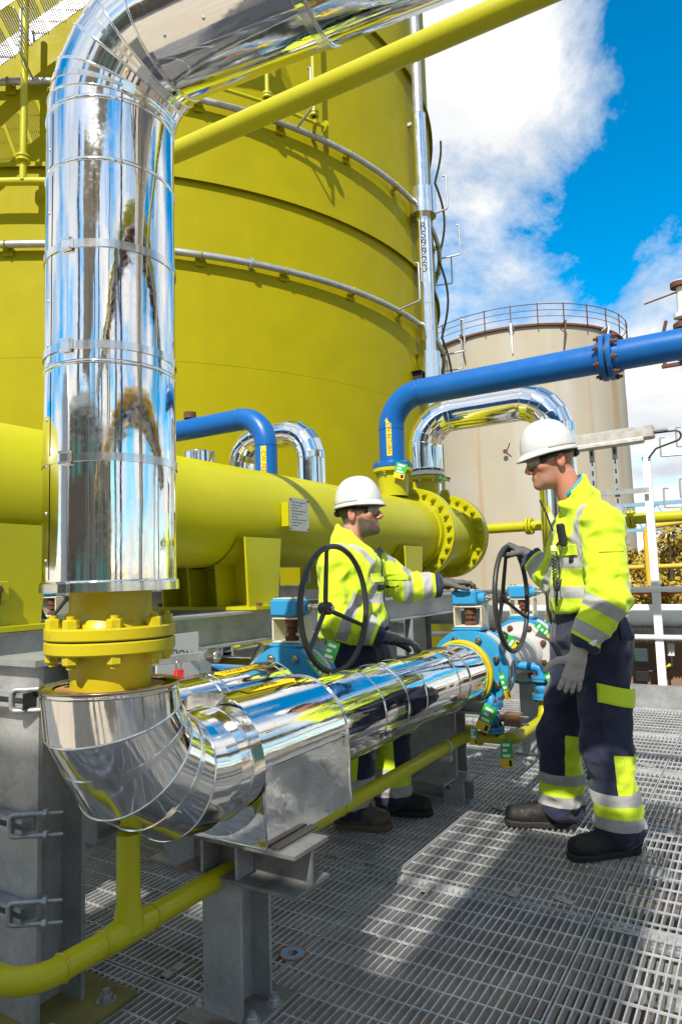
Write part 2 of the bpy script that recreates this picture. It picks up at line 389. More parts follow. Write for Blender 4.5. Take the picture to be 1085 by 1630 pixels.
for i in range(len(PX)):
    for j in range(len(PY)):
        c = Vector((PX[i]+.4025, PY[j]+.52, 0))
        if c.y > 6.9: continue
        if first is None:
            first = pm.build('grating_panel', GRATE, fl, kind='stuff'); base = pv(first).copy(); d0 = c
            first.location += Vector((c.x, c.y, 0)); WL[first.name] = base + c
        else: again(first, c-d0)
        if -2.3 < c.x < 1.2 and 1.2 < c.y < 5.6:
            for (ax, ay) in ((.12, -.46), (-.28, .46), (.30, -.44)):
                q = c + Vector((ax+random.uniform(-.06, .06), ay, 0))
                if clip0 is None:
                    clip0 = clipm.build('grating_clip', GALVD, fl); b0 = pv(clip0).copy(); k0 = q
                    clip0.location += q; WL[clip0.name] = b0 + q
                else:
                    k = again(clip0, q-k0); k.rotation_euler.z = random.choice((0, R(90), R(70)))
kp = MB(); kp.box((-1.2, 6.93, .085), (9.0, .008, .20)); kp.box((-1.2, 6.955, .188), (9.0, .06, .008)); kp.build('kick_plate', GALV, fl)
WOOD = mat('old_plank_wood', (.42, .26, .13), .85, 0, c2=(.30, .17, .08), nscale=5, stretch=(14, 1.5, 4), namt=.9)
for k, (x, y, rz, l) in enumerate(((-.33, 3.05, .5, .75), (-.05, 2.0, 1.2, 1.4), (-.75, 2.95, .1, .5), (.25, 2.35, 1.35, 1.2))):
    b = MB(); b.box((x, y, -.93), (l, .2, .045), rz=rz)
    tag(b.build('plank', WOOD), ['short brown plank lying under the grating near the boots', 'long brown plank lying under the grating by the open edge', 'small brown offcut of plank under the grating', 'brown plank under the grating beside the long plank'][k], 'plank')
# ------------------------------------------------------------------ big lime tank
TC = Vector((-10.89, 10.31, 0)); TR = 6.15
def tk(az, z, dr=0.0):      # az: angle round the tank, 0 = towards the camera
    a0 = math.atan2(-TC.y, -TC.x) + az
    return Vector((TC.x + (TR+dr)*math.cos(a0), TC.y + (TR+dr)*math.sin(a0), z))
TANKM = painted('lime_tank_paint', (.335, .288, .0002), (.30, .255, .002), .55, .80)
TANKM.node_tree.nodes['Principled BSDF'].inputs['Specular IOR Level'].default_value = .12
TANKM.node_tree.nodes['Principled BSDF'].inputs['Coat Weight'].default_value = .0
tank = thing('storage_tank', 'towering lime yellow storage tank with ring pipes behind the horizontal vessel', 'tank', (TC.x, TC.y, -1))
zs = [-1, 1.55, 4.08, 6.59, 8.4, 10.2, 12.6, 14.6]
for k in range(len(zs)-1):
    b = MB(); r = TR - .006*k
    b.hardlathe(TC, (0, 0, 1), [(r-.012, zs[k]), (r, zs[k]+.003), (r, zs[k+1]-.003), (r-.012, zs[k+1])], 200)
    co = b.build('shell_course', TANKM, tank)
    if k in ():     # vertical welds of the plates
        for a in range(-2, 6):
            vb = MB(); q = tk(R(a*13+4*k), 0, -.006*k); vb.box((q.x, q.y, (zs[k]+zs[k+1])/2), (.004, .010, zs[k+1]-zs[k]-.02), rz=math.atan2(-TC.y, -TC.x)+R(a*13+4*k))
            vb.build('weld_seam', TANKM, co)
for z in (6.59, 10.2):
    b = MB(); b.hardlathe(TC, (0, 0, 1), [(TR-.05, z), (TR+.05, z), (TR+.05, z+.012), (TR-.05, z+.012)], 160)
    b.hardlathe(TC, (0, 0, 1), [(TR+.038, z), (TR+.038, z-.045), (TR+.05, z-.045), (TR+.05, z)], 160); b.build('wind_girder', TANKM, tank)
b = MB(); b.lathe(TC, (0, 0, 1), [(TR, 14.6), (TR*.5, 15.6), (.01, 16)], 96); b.build('roof', TANKM, tank)
for zi, z in enumerate((5.50, 7.66)):
    t = thing('cooling_ring_pipe', ['grey ring pipe round the lime tank below its wind girder', 'grey ring pipe round the lime tank above its wind girder'][zi], 'pipe', tk(0, z, .2))
    b = MB(); pts = [tk(R(a), z, .085) for a in range(-40, 96, 2)]; b.tube(pts, .045, 10); b.build('pipe', GALV, t)
    br0 = None
    for a in range(-38, 94, 11):
        b = MB(); p = tk(R(a), z, .085); q = tk(R(a), z, .0); d = (q-p).normalized()
        b.box((p+q)/2 - Vector((0, 0, .06)), (.085, .05, .012), rz=math.atan2(d.y, d.x)); b.box(q - d*.012 - Vector((0, 0, .06)), (.012, .13, .12), rz=math.atan2(d.y, d.x)); b.torus(p, d.cross(Vector((0, 0, 1))), .05, .01, 16, 6); b.build('pipe_bracket', TANKM, t)
    for a2 in ((38, 62, 72, 84) if zi == 0 else (-13, 19, 50, 66, 78)):
        b = MB(); p = tk(R(a2), z, .085); q = tk(R(a2), z+.05, .50); b.tube(bend_path([p, q, q + Vector((0, 0, .62)), tk(R(a2), z+.68, .44)], .04, 4), .017, 8); b.build('spray_nozzle', GALV, t)
    for a in (-21, 12, 47):
        b = MB(); p = tk(R(a), z, .085); q = tk(R(a+.35), z, .085); b.cyl(p, q, .075, n=14); b.build('coupling', GALV, t)
# riser with lettering standing in front of the tank edge
RSX, RSY = -4.56, 10.60
rs = thing('instrument_riser', 'slender shiny riser lettered RS9923 at the edge of the lime tank', 'pipe', (RSX, RSY, 0))
for k, (z0, z1, r) in enumerate(((1.0, 4.3, .120), (4.3, 5.85, .130), (5.85, 6.45, .135), (6.45, 7.6, .135), (7.76, 9.3, .126), (9.3, 13.5, .09))):
    b = MB(); b.hardlathe((RSX, RSY, 0), (0, 0, 1), [(.01, z0), (r, z0), (r, z1-.012), (r+.006, z1-.010), (r+.006, z1), (.01, z1)], 28); b.build('cladding_section', CLAD2 if k < 5 else GALV, rs)
b = MB(); b.hardlathe((RSX, RSY, 0), (0, 0, 1), [(.1, 7.43), (.235, 7.43), (.235, 7.89), (.1, 7.89)], 32); b.build('flange_cover', CLAD2, rs)
b = MB(); b.hardlathe((RSX, RSY, 0), (0, 0, 1), [(.1, 4.45), (.195, 4.45), (.195, 5.0), (.1, 5.0)], 32); b.build('valve_cover', CLAD2, rs)
toc = (Vector((0, 0, 0)) - Vector((RSX, RSY, 0))).normalized()
pl = MB(); u = [(-.56+.04*i, v) for i in range(29) for v in (-.068, .068)]
pp = wrap_pts([(a, c_) for a, c_ in u], (RSX, RSY, 6.78), (0, 0, 1), toc, .138)
pl.add(pp, [(2*i, 2*i+1, 2*i+3, 2*i+2) for i in range(28)]); plo = pl.build('name_strip', WHITE, rs)
for k, ch in enumerate('RS9923'):
    vs, fs = text_geo(ch, .19); b = MB()
    b.add(wrap_pts([(y, x) for x, y in vs], (RSX, RSY, 7.19-.15*k), (0, 0, 1), toc, .1405), fs); b.build('letter', INK, plo, fix=False)
for z in (3.3, 4.35, 7.35, 9.2):
    b = MB(); b.box((RSX-.2, RSY+.02, z), (.45, .06, .06)); b.build('support_arm', GALVD, rs)
b = MB(); b.ibeam((RSX-.42, RSY-.25, 4.55), (RSX-.02, RSY-.25, 4.55), .20, .13); b.build('bracket', DARK, rs)
# hooped cable and nozzles on the far edge of the tank
for k, z in enumerate((5.6, 7.66, 9.2, 10.6)):
    pass
b = MB(); b.tube([tk(R(67), 4.4+t*.15, .06+.16*abs(math.sin(t*.15*1.9))) for t in range(0, 40)], .024, 8); tag(b.build('flexible_conduit', mat('olive_conduit', (.10, .09, .02), .6)), 'olive flexible conduit looping down behind the lettered riser', 'conduit')
# small lime lines on the shell
t = thing('foam_line', 'thin lime pipe with flanged end brackets running across the tank shell', 'pipe', (-5.3, 7.4, 7.0))
b = MB(); b.tube([Vector((-5.72, 6.55, 7.78)), Vector((-5.3, 7.2, 7.76)), Vector((-4.90, 7.98, 7.72))], .026, 10); b.build('pipe', LIME, t)
for (x, y, z0, z1) in ((-5.29, 7.16, 7.80, 10.1), (-4.96, 7.82, 7.80, 9.9)):
    b = MB(); b.cyl((x, y, z0), (x, y, z1), .03, n=10); b.build('pipe', LIME, t)
    b = MB(); b.cyl((x, y, z0), (x, y, z0+.03), .07, n=14); b.cyl((x, y, z0+.045), (x, y, z0+.075), .07, n=14); b.build('flange', LIME, t)
b = MB(); b.cyl((-4.90, 7.98, 7.72), (-4.885, 8.01, 7.72), .08, n=14); b.build('flange', LIME, t)
b = MB(); b.box((-5.05, 7.95, 7.70), (.05, .42, .05), rz=R(40)); b.build('bracket', LIME, t)
t = thing('drop_pipe', 'thin upright lime pipe with a flange hanging beside the stair', 'pipe', (-7.35, 4.92, 6.3))
b = MB(); b.cyl((-7.35, 4.92, 6.2), (-7.35, 4.92, 8.6), .042, n=12); b.build('pipe', LIME, t)
b = MB(); b.cyl((-7.35, 4.92, 6.44), (-7.35, 4.92, 6.47), .085, n=16); b.cyl((-7.35, 4.92, 6.49), (-7.35, 4.92, 6.52), .085, n=16); b.build('flange', LIME, t)
b = MB(); b.tube([tk(R(a), 6.20, .28) for a in range(-24, -4, 2)], .05, 10); b.build('pipe', LIME, t)
# stair round the tank
st = thing('tank_stair', 'galvanised open tread stair climbing the side of the lime tank', 'stair', tk(R(-14), 6.5, .3))
A0 = Vector((-7.61, 4.76, 7.70)); B0 = Vector((-6.68, 5.42, 8.63)); dv = (B0-A0)
hz = Vector((dv.x, dv.y, 0)).normalized(); out = Vector((hz.y, -hz.x, 0))
P0 = A0 - dv*1.3; P1 = B0 + dv*1.6
for k in (0, 1):
    b = MB(); n_ = out; o = out*(.62*k)
    upn = (P1-P0).normalized().cross(out).normalized()
    if upn.z < 0: upn = -upn
    a = P0+o; e = P1+o
    b.add([a, e, e+upn*.22, a+upn*.22, a+out*.012, e+out*.012, e+upn*.22+out*.012, a+upn*.22+out*.012], [(0, 1, 2, 3), (7, 6, 5, 4), (0, 4, 5, 1), (3, 2, 6, 7), (0, 3, 7, 4), (1, 5, 6, 2)])
    b.build('stringer', GALV, st)
nst = 22; t0 = None
for k in range(nst):
    p = P0 + (P1-P0)*((k+.3)/nst) + Vector((0, 0, .13))
    if t0 is None:
        b = MB()
        for q in range(8): b.add(*[(lambda c, hx, ox: ([c - hx*.002 + ox*.015, c + hx*.002 + ox*.015, c + hx*.002 + ox*.605, c - hx*.002 + ox*.605, c - hx*.002 + ox*.015 - Vector((0, 0, .03)), c + hx*.002 + ox*.015 - Vector((0, 0, .03)), c + hx*.002 + ox*.605 - Vector((0, 0, .03)), c - hx*.002 + ox*.605 - Vector((0, 0, .03))], [(0, 1, 2, 3), (7, 6, 5, 4), (0, 4, 5, 1), (2, 6, 7, 3), (0, 3, 7, 4), (1, 5, 6, 2)]))(p + hz*(.028*q), hz, out)][0])
        for q in (.02, .2, .4, .59): b.cyl(p + out*q - Vector((0, 0, .004)), p + out*q + hz*.2 - Vector((0, 0, .004)), .004, n=6)
        t0 = b.build('tread', GALVD, st); p00 = p
    else: again(t0, p-p00)
# ------------------------------------------------------------------ weathered tank in the distance
def layer(M, src, stretch, scale, lo, hi, col, det=6):
    g = node(M, 'ShaderNodeNewGeometry'); mp = node(M, 'ShaderNodeMapping'); mp.inputs['Scale'].default_value = stretch
    n = node(M, 'ShaderNodeTexNoise'); n.inputs['Scale'].default_value = scale; n.inputs['Detail'].default_value = det
    rp = node(M, 'ShaderNodeValToRGB'); rp.color_ramp.elements[0].position = lo; rp.color_ramp.elements[1].position = hi
    mx = node(M, 'ShaderNodeMix', data_type='RGBA'); lk = M.node_tree.links
    lk.new(g.outputs['Position'], mp.inputs[0]); lk.new(mp.outputs[0], n.inputs['Vector']); lk.new(n.outputs['Fac'], rp.inputs[0])
    lk.new(rp.outputs[0], mx.inputs[0]); lk.new(src, mx.inputs[6]); mx.inputs[7].default_value = (*col, 1); return mx.outputs[2]
_tb = TANKM.node_tree.nodes['Principled BSDF']; _ts = layer(TANKM, _tb.inputs['Base Color'].links[0].from_socket, (1, 1, .05), 2.0, .55, .85, (.285, .24, .002)); TANKM.node_tree.links.new(_ts, _tb.inputs['Base Color'])
BC = Vector((-11.42, 40.04, 0)); BR = 5.75; BZ = 13.85
BT = mat('weathered_beige_tank_paint', (.40, .345, .245), .75, 0, c2=(.33, .29, .215), nscale=.35, ndet=9, namt=1.0, bump=.2, bscale=4, bdist=.02)
_nt = BT.node_tree; _lk = _nt.links; _b = _nt.nodes['Principled BSDF']; _src = _b.inputs['Base Color'].links[0].from_socket
_s = layer(BT, _src, (1, 1, .03), 1.3, .54, .76, (.34, .18, .07))
_s = layer(BT, _s, (1, 1, .10), .8, .52, .75, (.40, .375, .33))
_s = layer(BT, _s, (.25, .25, .8), .5, .55, .7, (.36, .34, .30))
_lk.new(_s, _b.inputs['Base Color'])
bt = thing('weathered_tank', 'old rust streaked beige storage tank with a railed roof edge', 'tank', (BC.x, BC.y, -1))
bz = [-1, 2.2, 5.0, 7.9, 10.8, BZ]
for k in range(5):
    b = MB(); b.lathe(BC, (0, 0, 1), [(BR-.012*k, bz[k]), (BR-.012*k, bz[k+1])], 96); b.build('shell_course', BT, bt)
b = MB(); b.lathe(BC, (0, 0, 1), [(BR, BZ), (.05, BZ+.9)], 64); b.build('roof', BT, bt)
b = MB(); b.hardlathe(BC, (0, 0, 1), [(BR-.06, BZ-.02), (BR+.1, BZ-.02), (BR+.1, BZ+.09), (BR-.06, BZ+.09)], 96); b.build('rim_angle', RUST, bt)
b = MB()
for zz_, rr in ((1.05, .022), (.72, .016), (.40, .016)):
    b.tube([BC + Vector(((BR+.25)*math.cos(2*math.pi*i/72), (BR+.25)*math.sin(2*math.pi*i/72), BZ+zz_)) for i in range(72)], rr, 6, closed=True)
b.build('guard_rail', RUST, bt)
p0 = None
for i in range(28):
    a = 2*math.pi*i/28; q = BC + Vector(((BR+.25)*math.cos(a), (BR+.25)*math.sin(a), 0))
    b = MB(); b.box((q.x, q.y, BZ+.55), (.05, .05, 1.1), rz=a); b.build('rail_post', RUST, bt)
    if i % 2 == 0:
        b = MB(); e = Vector((math.cos(a), math.sin(a), 0)); s_ = Vector((-e.y, e.x, 0))
        for k in (-1, 1): b.tube([BC + e*(BR+.02) + s_*(.12*k) + Vector((0, 0, BZ-.1)), BC + e*(BR+.42) + s_*.02*k + Vector((0, 0, BZ+.1)), BC + e*(BR+.03) + Vector((0, 0, BZ-1.35))], .035, 6)
        b.build('walkway_bracket', WHITEP if i % 4 else RUST, bt)
for i, (a, z) in enumerate(((-2.3, 10.6), (-1.7, 11.3), (-1.45, 7.4))):
    b = MB(); e = Vector((math.cos(a), math.sin(a), 0)); q = BC + e*BR + Vector((0, 0, z)); b.cyl(q, q+e*.5+Vector((.3, 0, .35)), .03, n=6); b.cyl(q+e*.25, q+e*.3, .12, n=10); b.build('nozzle', RUST, bt)
# ================================================================== PIPEWORK
X0, Y0, ZP, RJ = -1.43, 1.22, .72, .165
def section(parent, p0, p1, r, matl=None, n=72, lip=.0025, seam=None):
    """one rolled sheet of cladding: a sleeve with a swaged bead at its end"""
    p0, p1 = V(p0), V(p1); d = p1-p0; l = d.length; b = MB()
    b.lathe(p0, d, [(r, 0), (r, l-.012)], n)
    b.lathe(p0, d, [(r, l-.012), (r+lip*.8, l-.010), (r+lip, l-.006), (r+lip*.7, l-.001), (r-.002, l)], n)
    b.hardlathe(p0, d, [(r-.03, 0), (r, 0)], n); b.hardlathe(p0, d, [(r-.002, l), (r-.03, l)], n)
    o = b.build('cladding_section', matl or CLAD, parent)
    if seam is not None:        # lap joint along the sheet, closed with small screws
        e = V(seam); dn = d.normalized(); e = (e - dn*e.dot(dn)).normalized(); t = dn.cross(e); q = MB()
        for k in range(2):
            a = k*.028/r; e2 = e*math.cos(a) + t*math.sin(a)
        vs = []
        for u in (.004, l-.014):
            for k in range(5): a = k*.007/r; rr = r + (.0004 if k in (0,) else .0012); e2 = e*math.cos(a) + t*math.sin(a); vs.append(p0 + dn*u + e2*rr)
        q.add(vs, [(k, k+1, 6+k, 5+k) for k in range(4)], True); q.build('lap_seam', matl or CLAD, o)
        k = .05
        while k < l-.03:
            a = .012/r; e2 = e*math.cos(a) + t*math.sin(a); c = MB(); c.lathe(p0 + dn*k + e2*(r+.0008), e2, [(.0048, 0), (.0042, .0018), (.001, .0028)], 10); c.build('screw', STRAP, o); k += .115
    return o
def strap(parent, c, d, r, face, w=.02):
    x, y, d = frame_of(d); c = V(c); b = MB()
    b.hardlathe(c - d*w/2, d, [(r-.001, 0), (r+.0022, 0), (r+.0022, w), (r-.001, w)], 72)
    s = b.build('strap', STRAP, parent)
    f = V(face); f = (f - d*f.dot(d)).normalized(); t = d.cross(f); q = MB()
    o = c + f*(r+.004)
    for k in (-1, 1): q.add([o + t*(a) + d*(e) + f*h for a, e, h in ((-.016, k*.013-.003, -.003), (.016, k*.013-.003, -.003), (.016, k*.013+.003, -.003), (-.016, k*.013+.003, -.003), (-.014, k*.013-.003, .007), (.014, k*.013-.003, .007), (.014, k*.013+.003, .007), (-.014, k*.013+.003, .007))], [(3, 2, 1, 0), (4, 5, 6, 7), (0, 1, 5, 4), (2, 3, 7, 6), (1, 2, 6, 5), (3, 0, 4, 7)])
    q.add([o + t*a + d*e + f*h for a, e, h in ((-.012, -.011, -.002), (.02, -.011, -.002), (.02, .011, -.002), (-.012, .011, -.002), (-.010, -.010, .006), (.012, -.010, .004), (.012, .010, .004), (-.010, .010, .006))], [(3, 2, 1, 0), (4, 5, 6, 7), (0, 1, 5, 4), (2, 3, 7, 6), (1, 2, 6, 5), (3, 0, 4, 7)])
    q.build('buckle', STRAP, s); return s
def gores(parent, c, u, v, Rb, r, n, matl=None, ang=math.pi/2, k=64, straps=()):
    c, u, v = V(c), V(u).normalized(), V(v).normalized(); w_ = u.cross(v)
    def ring(th, rr): 
        e = u*math.cos(th)+v*math.sin(th); o = c + e*Rb; return [o + (e*math.cos(2*math.pi*i/k) + w_*math.sin(2*math.pi*i/k))*rr for i in range(k)]
    def cen(th): return c + (u*math.cos(th)+v*math.sin(th))*Rb
    def tan(th): return v*math.cos(th)-u*math.sin(th)
    ths = [0] + [ang*(i+.5)/n for i in range(n)] + [ang]
    for i in range(len(ths)-1):
        a, e = ths[i], ths[i+1]; b = MB()
        A = ring(a, r); B = ring(e, r)
        b.add(A+B, [(j, (j+1) % k, k+(j+1) % k, k+j) for j in range(k)], True)
        # swaged bead along the joint
        if i: 
            vs = []; 
            for j in range(k):
                o = cen(a); e_ = (A[j]-o).normalized(); t_ = tan(a)
                vs += [A[j] + e_*(.0022*math.cos(2*math.pi*q/8)) + t_*(.0036*math.sin(2*math.pi*q/8)) for q in range(8)]
            b.add(vs, [(j*8+q, ((j+1) % k)*8+q, ((j+1) % k)*8+(q+1) % 8, j*8+(q+1) % 8) for j in range(k) for q in range(8)], True)
        go_ = b.build('elbow_gore', matl or CLAD, parent)
        if i in straps:         # steel band lying on the sheet, with its seal
            L_ = (cen(e)-cen(a)).length; w2 = .008/L_; rows = []
            for t_, lf in ((.5-w2, -.0005), (.5-w2, .0022), (.5+w2, .0022), (.5+w2, -.0005)):
                o = cen(a)*(1-t_) + cen(e)*t_; rows += [p + (p-o).normalized()*lf for p in [A[j]*(1-t_) + B[j]*t_ for j in range(k)]]
            sb = MB(); sb.add(rows, [(q*k+j, q*k+(j+1) % k, (q+1)*k+(j+1) % k, (q+1)*k+j) for q in range(3) for j in range(k)]); so_ = sb.build('strap', STRAP, parent)
            o = (cen(a)+cen(e))/2; j = max(range(k), key=lambda j: ((A[j]+B[j])/2 - o).normalized().dot((EYE-o).normalized() + Vector((0, 0, -.5)))); p = (A[j]+B[j])/2; f_ = (p-o).normalized(); x_ = (cen(e)-cen(a)).normalized(); y_ = f_.cross(x_).normalized()
            sb = MB(); sb.prism([(-.012, -.015), (.012, -.015), (.012, .015), (-.012, .015)], p + f_*.0015, x_, y_, f_*.006); sb.build('buckle', STRAP, so_)
    return [(cen(t), tan(t)) for t in ths]
CAMDIR = lambda p: (EYE - V(p)).normalized()
# ------------------------------------------------------------------ big riser with top elbow
riser = thing('insulated_riser_pipe', 'tall mirror clad vertical pipe bending overhead above the yellow bolted flange', 'pipe', (X0, Y0, 1.235))
ZT, RB = 2.70, .225
for a, e in ((1.235, 1.262), (1.262, 1.795), (1.795, 2.31), (2.31, ZT-RB)):
    section(riser, (X0, Y0, a), (X0, Y0, e), RJ if a > 1.25 else RJ+.003, seam=(-.35, -1, 0) if e-a > .1 else None)
for z in (1.555, 1.83, 2.085, 1.245): strap(riser, (X0, Y0, z), (0, 0, 1), RJ+.001 if z > 1.3 else RJ+.004, (.2, -1, 0))
td = Vector((math.cos(R(6)), math.sin(R(6)), 0))
jj = gores(riser, (X0+td.x*RB, Y0+td.y*RB, ZT-RB), -td, (0, 0, 1), RB, RJ, 5, straps=(1, 3))
q = Vector((X0, Y0, ZT)) + td*RB
for a, e in ((0, .42), (.42, 1.35), (1.35, 2.3), (2.3, 3.6)): section(riser, q+td*a, q+td*e, RJ, seam=(0, -.75, -.7))
for a in (.40, .9, 1.7): strap(riser, q+td*a, td, RJ+.001, (0, -.6, -1))
b = MB(); b.cyl((X0, Y0, 1.236), (X0, Y0, 1.2362), RJ-.002, n=48); b.build('end_cap', CLAD2, riser)
# ------------------------------------------------------------------ yellow bolted flange between the two clad pipes
fl_ = thing('bolted_flange_joint', 'ochre yellow bolted flange joint between the shiny riser and its lower elbow', 'flange', (X0, Y0, .99))
Z1 = 1.117
b = MB(); b.lathe((X0, Y0, 0), (0, 0, 1), [(.101, Z1+.125), (.101, Z1+.075), (.104, Z1+.055), (.114, Z1+.034), (.116, Z1+.029)], 56); b.build('neck', YEL, fl_)
b = MB(); b.hardlathe((X0, Y0, 0), (0, 0, 1), [(.1, Z1+.0315), (.156, Z1+.0315), (.159, Z1+.028), (.159, Z1+.005), (.156, Z1+.002), (.08, Z1+.002)], 64); b.build('flange', YEL, fl_)
b = MB(); b.hardlathe((X0, Y0, 0), (0, 0, 1), [(.08, Z1-.002), (.156, Z1-.002), (.159, Z1-.005), (.159, Z1-.029), (.156, Z1-.0325), (.1, Z1-.0325)], 64); b.build('flange', YEL, fl_)
b = MB(); b.cyl((X0, Y0, Z1-.0019), (X0, Y0, Z1+.0019), .146, n=48); b.build('gasket', BLACK, fl_)
b = MB(); b.lathe((X0, Y0, 0), (0, 0, 1), [(.116, Z1-.03), (.113, Z1-.04), (.105, Z1-.06), (.100, Z1-.085), (.097, Z1-.13)], 56); b.build('neck', YEL, fl_)
bolts_on(fl_, (X0, Y0, Z1+.0315), (0, 0, 1), .136, 8, .0195, .022, YEL, back=.064, a0=R(8), name='stud_bolt', stud=.008)
# ------------------------------------------------------------------ lower clad pipe: elbow, shoe box, run to the valves
low = thing('insulated_header_pipe', 'mirror clad low pipe with segmented elbow and square shoe box on the near post', 'pipe', (X0, Y0, .5))
RB2 = .265
section(low, (X0, Y0, 1.0), (X0, Y0, ZP+RB2), RJ+.003, lip=-.001)
b = MB(); b.hardlathe((X0, Y0, 0), (0, 0, 1), [(.09, .996), (RJ-.004, .994)], 56); b.build('insulation_cap', INSUL, low)
b = MB(); b.torus((X0, Y0, 1.0), (0, 0, 1), RJ+.002, .004, 72, 8); b.build('rolled_rim', mat('tarnished_rim', (.55, .36, .2), .25, 1, rvar=.1), low)
jj = gores(low, (X0, Y0+RB2, ZP+RB2), (0, -1, 0), (0, 0, -1), RB2, RJ+.002, 3, straps=(1, 2))
YA = Y0+RB2
section(low, (X0, YA, ZP), (X0, YA+.10, ZP), RJ-.002)
b = MB(); b.hardlathe((X0, YA+.095, ZP), (0, 1, 0), [(.15, 0), (.205, .004), (.205, .012), (.15, .016)], 64); b.build('end_ring', CLAD, low)
# saddle box: round top, flat sides
def shoe(y0, y1, r, zb):
    b = MB(); prof = [(math.cos(a), math.sin(a)) for a in [math.pi*i/40 for i in range(41)]]
    A = [Vector((X0 + r*p[0], y0, ZP + r*p[1])) for p in prof]; B = [Vector((q_.x, y1, q_.z)) for q_ in A]; n = len(A)
    b.add(A+B, [(i, i+1, n+i+1, n+i) for i in range(n-1)], True); b.build('shoe_top', CLAD, low)
    for s, nm in ((1, 0), (-1, 1)):
        w_ = MB(); rows = []
        for k in range(5):
            z = ZP-.002 - (ZP-zb)*k/4; xo = X0 + s*(r + .010*(k/4)**2)
            rows.append([(xo, y0, z), (xo, y1, z)])
        vs = [p for rw in rows for p in rw]; w_.add(vs, [(2*k, 2*k+1, 2*k+3, 2*k+2) for k in range(4)], True); w_.build('shoe_side', CLAD, low)
    for y in (y0, y1):
        e = MB(); pl = [(r*p[0], ZP + r*p[1]) for p in prof] + [(-r-.010, zb), (r+.010, zb)]
        e.prism(pl, (X0, y-.0008, 0), (1, 0, 0), (0, 0, 1), (0, .0016, 0)); e.build('shoe_end', CLAD, low)
        t = MB(); t.tube([Vector((X0 + (r+.001)*p[0], y, ZP + (r+.001)*p[1])) for p in prof] + [Vector((X0-r-.011, y, zb)), Vector((X0+r+.011, y, zb)), Vector((X0+r, y, ZP))], .0045, 8); t.build('edge_bead', CLAD, low)
    t = MB(); t.box((X0, (y0+y1)/2, zb+.002), (2*r+.018, y1-y0-.002, .003)); t.build('shoe_base', CLAD2, low)
    for y in (y0+.02, y1-.02):
        t = MB(); t.box((X0+r+.008, y, ZP-.01), (.010, .018, .045), bev=.002); t.box((X0+r+.012, y, ZP+.004), (.012, .010, .02), bev=.002); t.build('latch', STRAP, low)
shoe(YA+.105, 2.06, .188, .505)
ys = [2.06, 2.40, 2.78, 3.16, 3.56]
for a, e in zip(ys, ys[1:]): section(low, (X0, a, ZP), (X0, e, ZP), RJ-.002 if a < 2.5 else RJ-.004, seam=(1, 0, -.35), lip=.0018)
for y in (2.60, 3.30): strap(low, (X0, y, ZP), (0, 1, 0), RJ-.001, (.25, 0, 1), w=.014)
def arrow_label(name, parent, c, ax, e0, r, l, h, words, size, tip=True):
    """vinyl arrow wrapped on a pipe"""
    n = 8; t = MB(); uv = []; 
    for i in range(n+1):
        v = -h/2 + h*i/n; uv += [(-l/2, v), (l/2, v)]
    t.add(wrap_pts(uv, c, ax, e0, r+.0012), [(2*i, 2*i+1, 2*i+3, 2*i+2) for i in range(n)])
    if tip:
        k = []; hh = h*1.55
        for i in range(n+1): v = -hh/2 + hh*i/n; k += [(l/2, v), (l/2 + (h*.9)*(1-abs(2*i/n-1)), v)]
        t.add(wrap_pts(k, c, ax, e0, r+.0012), [(2*i, 2*i+1, 2*i+3, 2*i+2) for i in range(n)])
    o = t.build(name, LABEL, parent, fix=False)
    if words:
        vs, fs = text_geo(words, size); b = MB(); b.add(wrap_pts([(x, -y) for x, y in vs], c, ax, e0, r+.0022), fs); b.build('lettering', INK, o, fix=False)
    return o
arrow_label('arrow_label', low, (X0, 1.83, ZP), (0, 1, 0), (.10, 0, 1), .1892, .24, .05, 'COOLER', .034)
# ------------------------------------------------------------------ bypass pipe behind
XB = -1.93
byp = thing('insulated_bypass_pipe', 'mirror clad bypass pipe lettered COOLER BYPASS running behind the low pipe', 'pipe', (XB, 2.0, .55))
gores(byp, (XB-RB2, 1.93, ZP), (0, -1, 0), (1, 0, 0), RB2, RJ, 4)
section(byp, (XB-RB2-.25, 1.93-RB2, ZP), (XB-RB2, 1.93-RB2, ZP), RJ)
for a, e in ((1.93, 2.12), (2.12, 2.55)): section(byp, (XB, a, ZP), (XB, e, ZP), RJ)
b = MB(); b.hardlathe((XB, 2.55, ZP), (0, 1, 0), [(RJ, 0), (.12, .03), (.12, .1)], 48); b.build('end_cone', CLAD2, byp)
strap(byp, (XB, 2.08, ZP), (0, 1, 0), RJ+.001, (.2, 0, 1)); strap(byp, (XB, 2.50, ZP), (0, 1, 0), RJ+.001, (.2, 0, 1))
arrow_label('arrow_label', byp, (XB, 2.30, ZP), (0, -1, 0), (.22, 0, 1), RJ, .26, .045, '', .03)
vs, fs = text_geo('COOLER BYPASS', .034); b = MB(); b.add(wrap_pts([(x, -y) for x, y in vs], (XB, 2.30, ZP), (0, 1, 0), (.22, 0, 1), RJ+.0022), fs); b.build('lettering', INK, byp, fix=False)
# after the valve the bypass turns away from the walkway
gores(byp, (XB-.18, 2.82, ZP), (1, 0, 0), (0, 1, 0), .18, .12, 4); section(byp, (XB-.18, 3.0, ZP), (XB-.75, 3.0, ZP), .12)
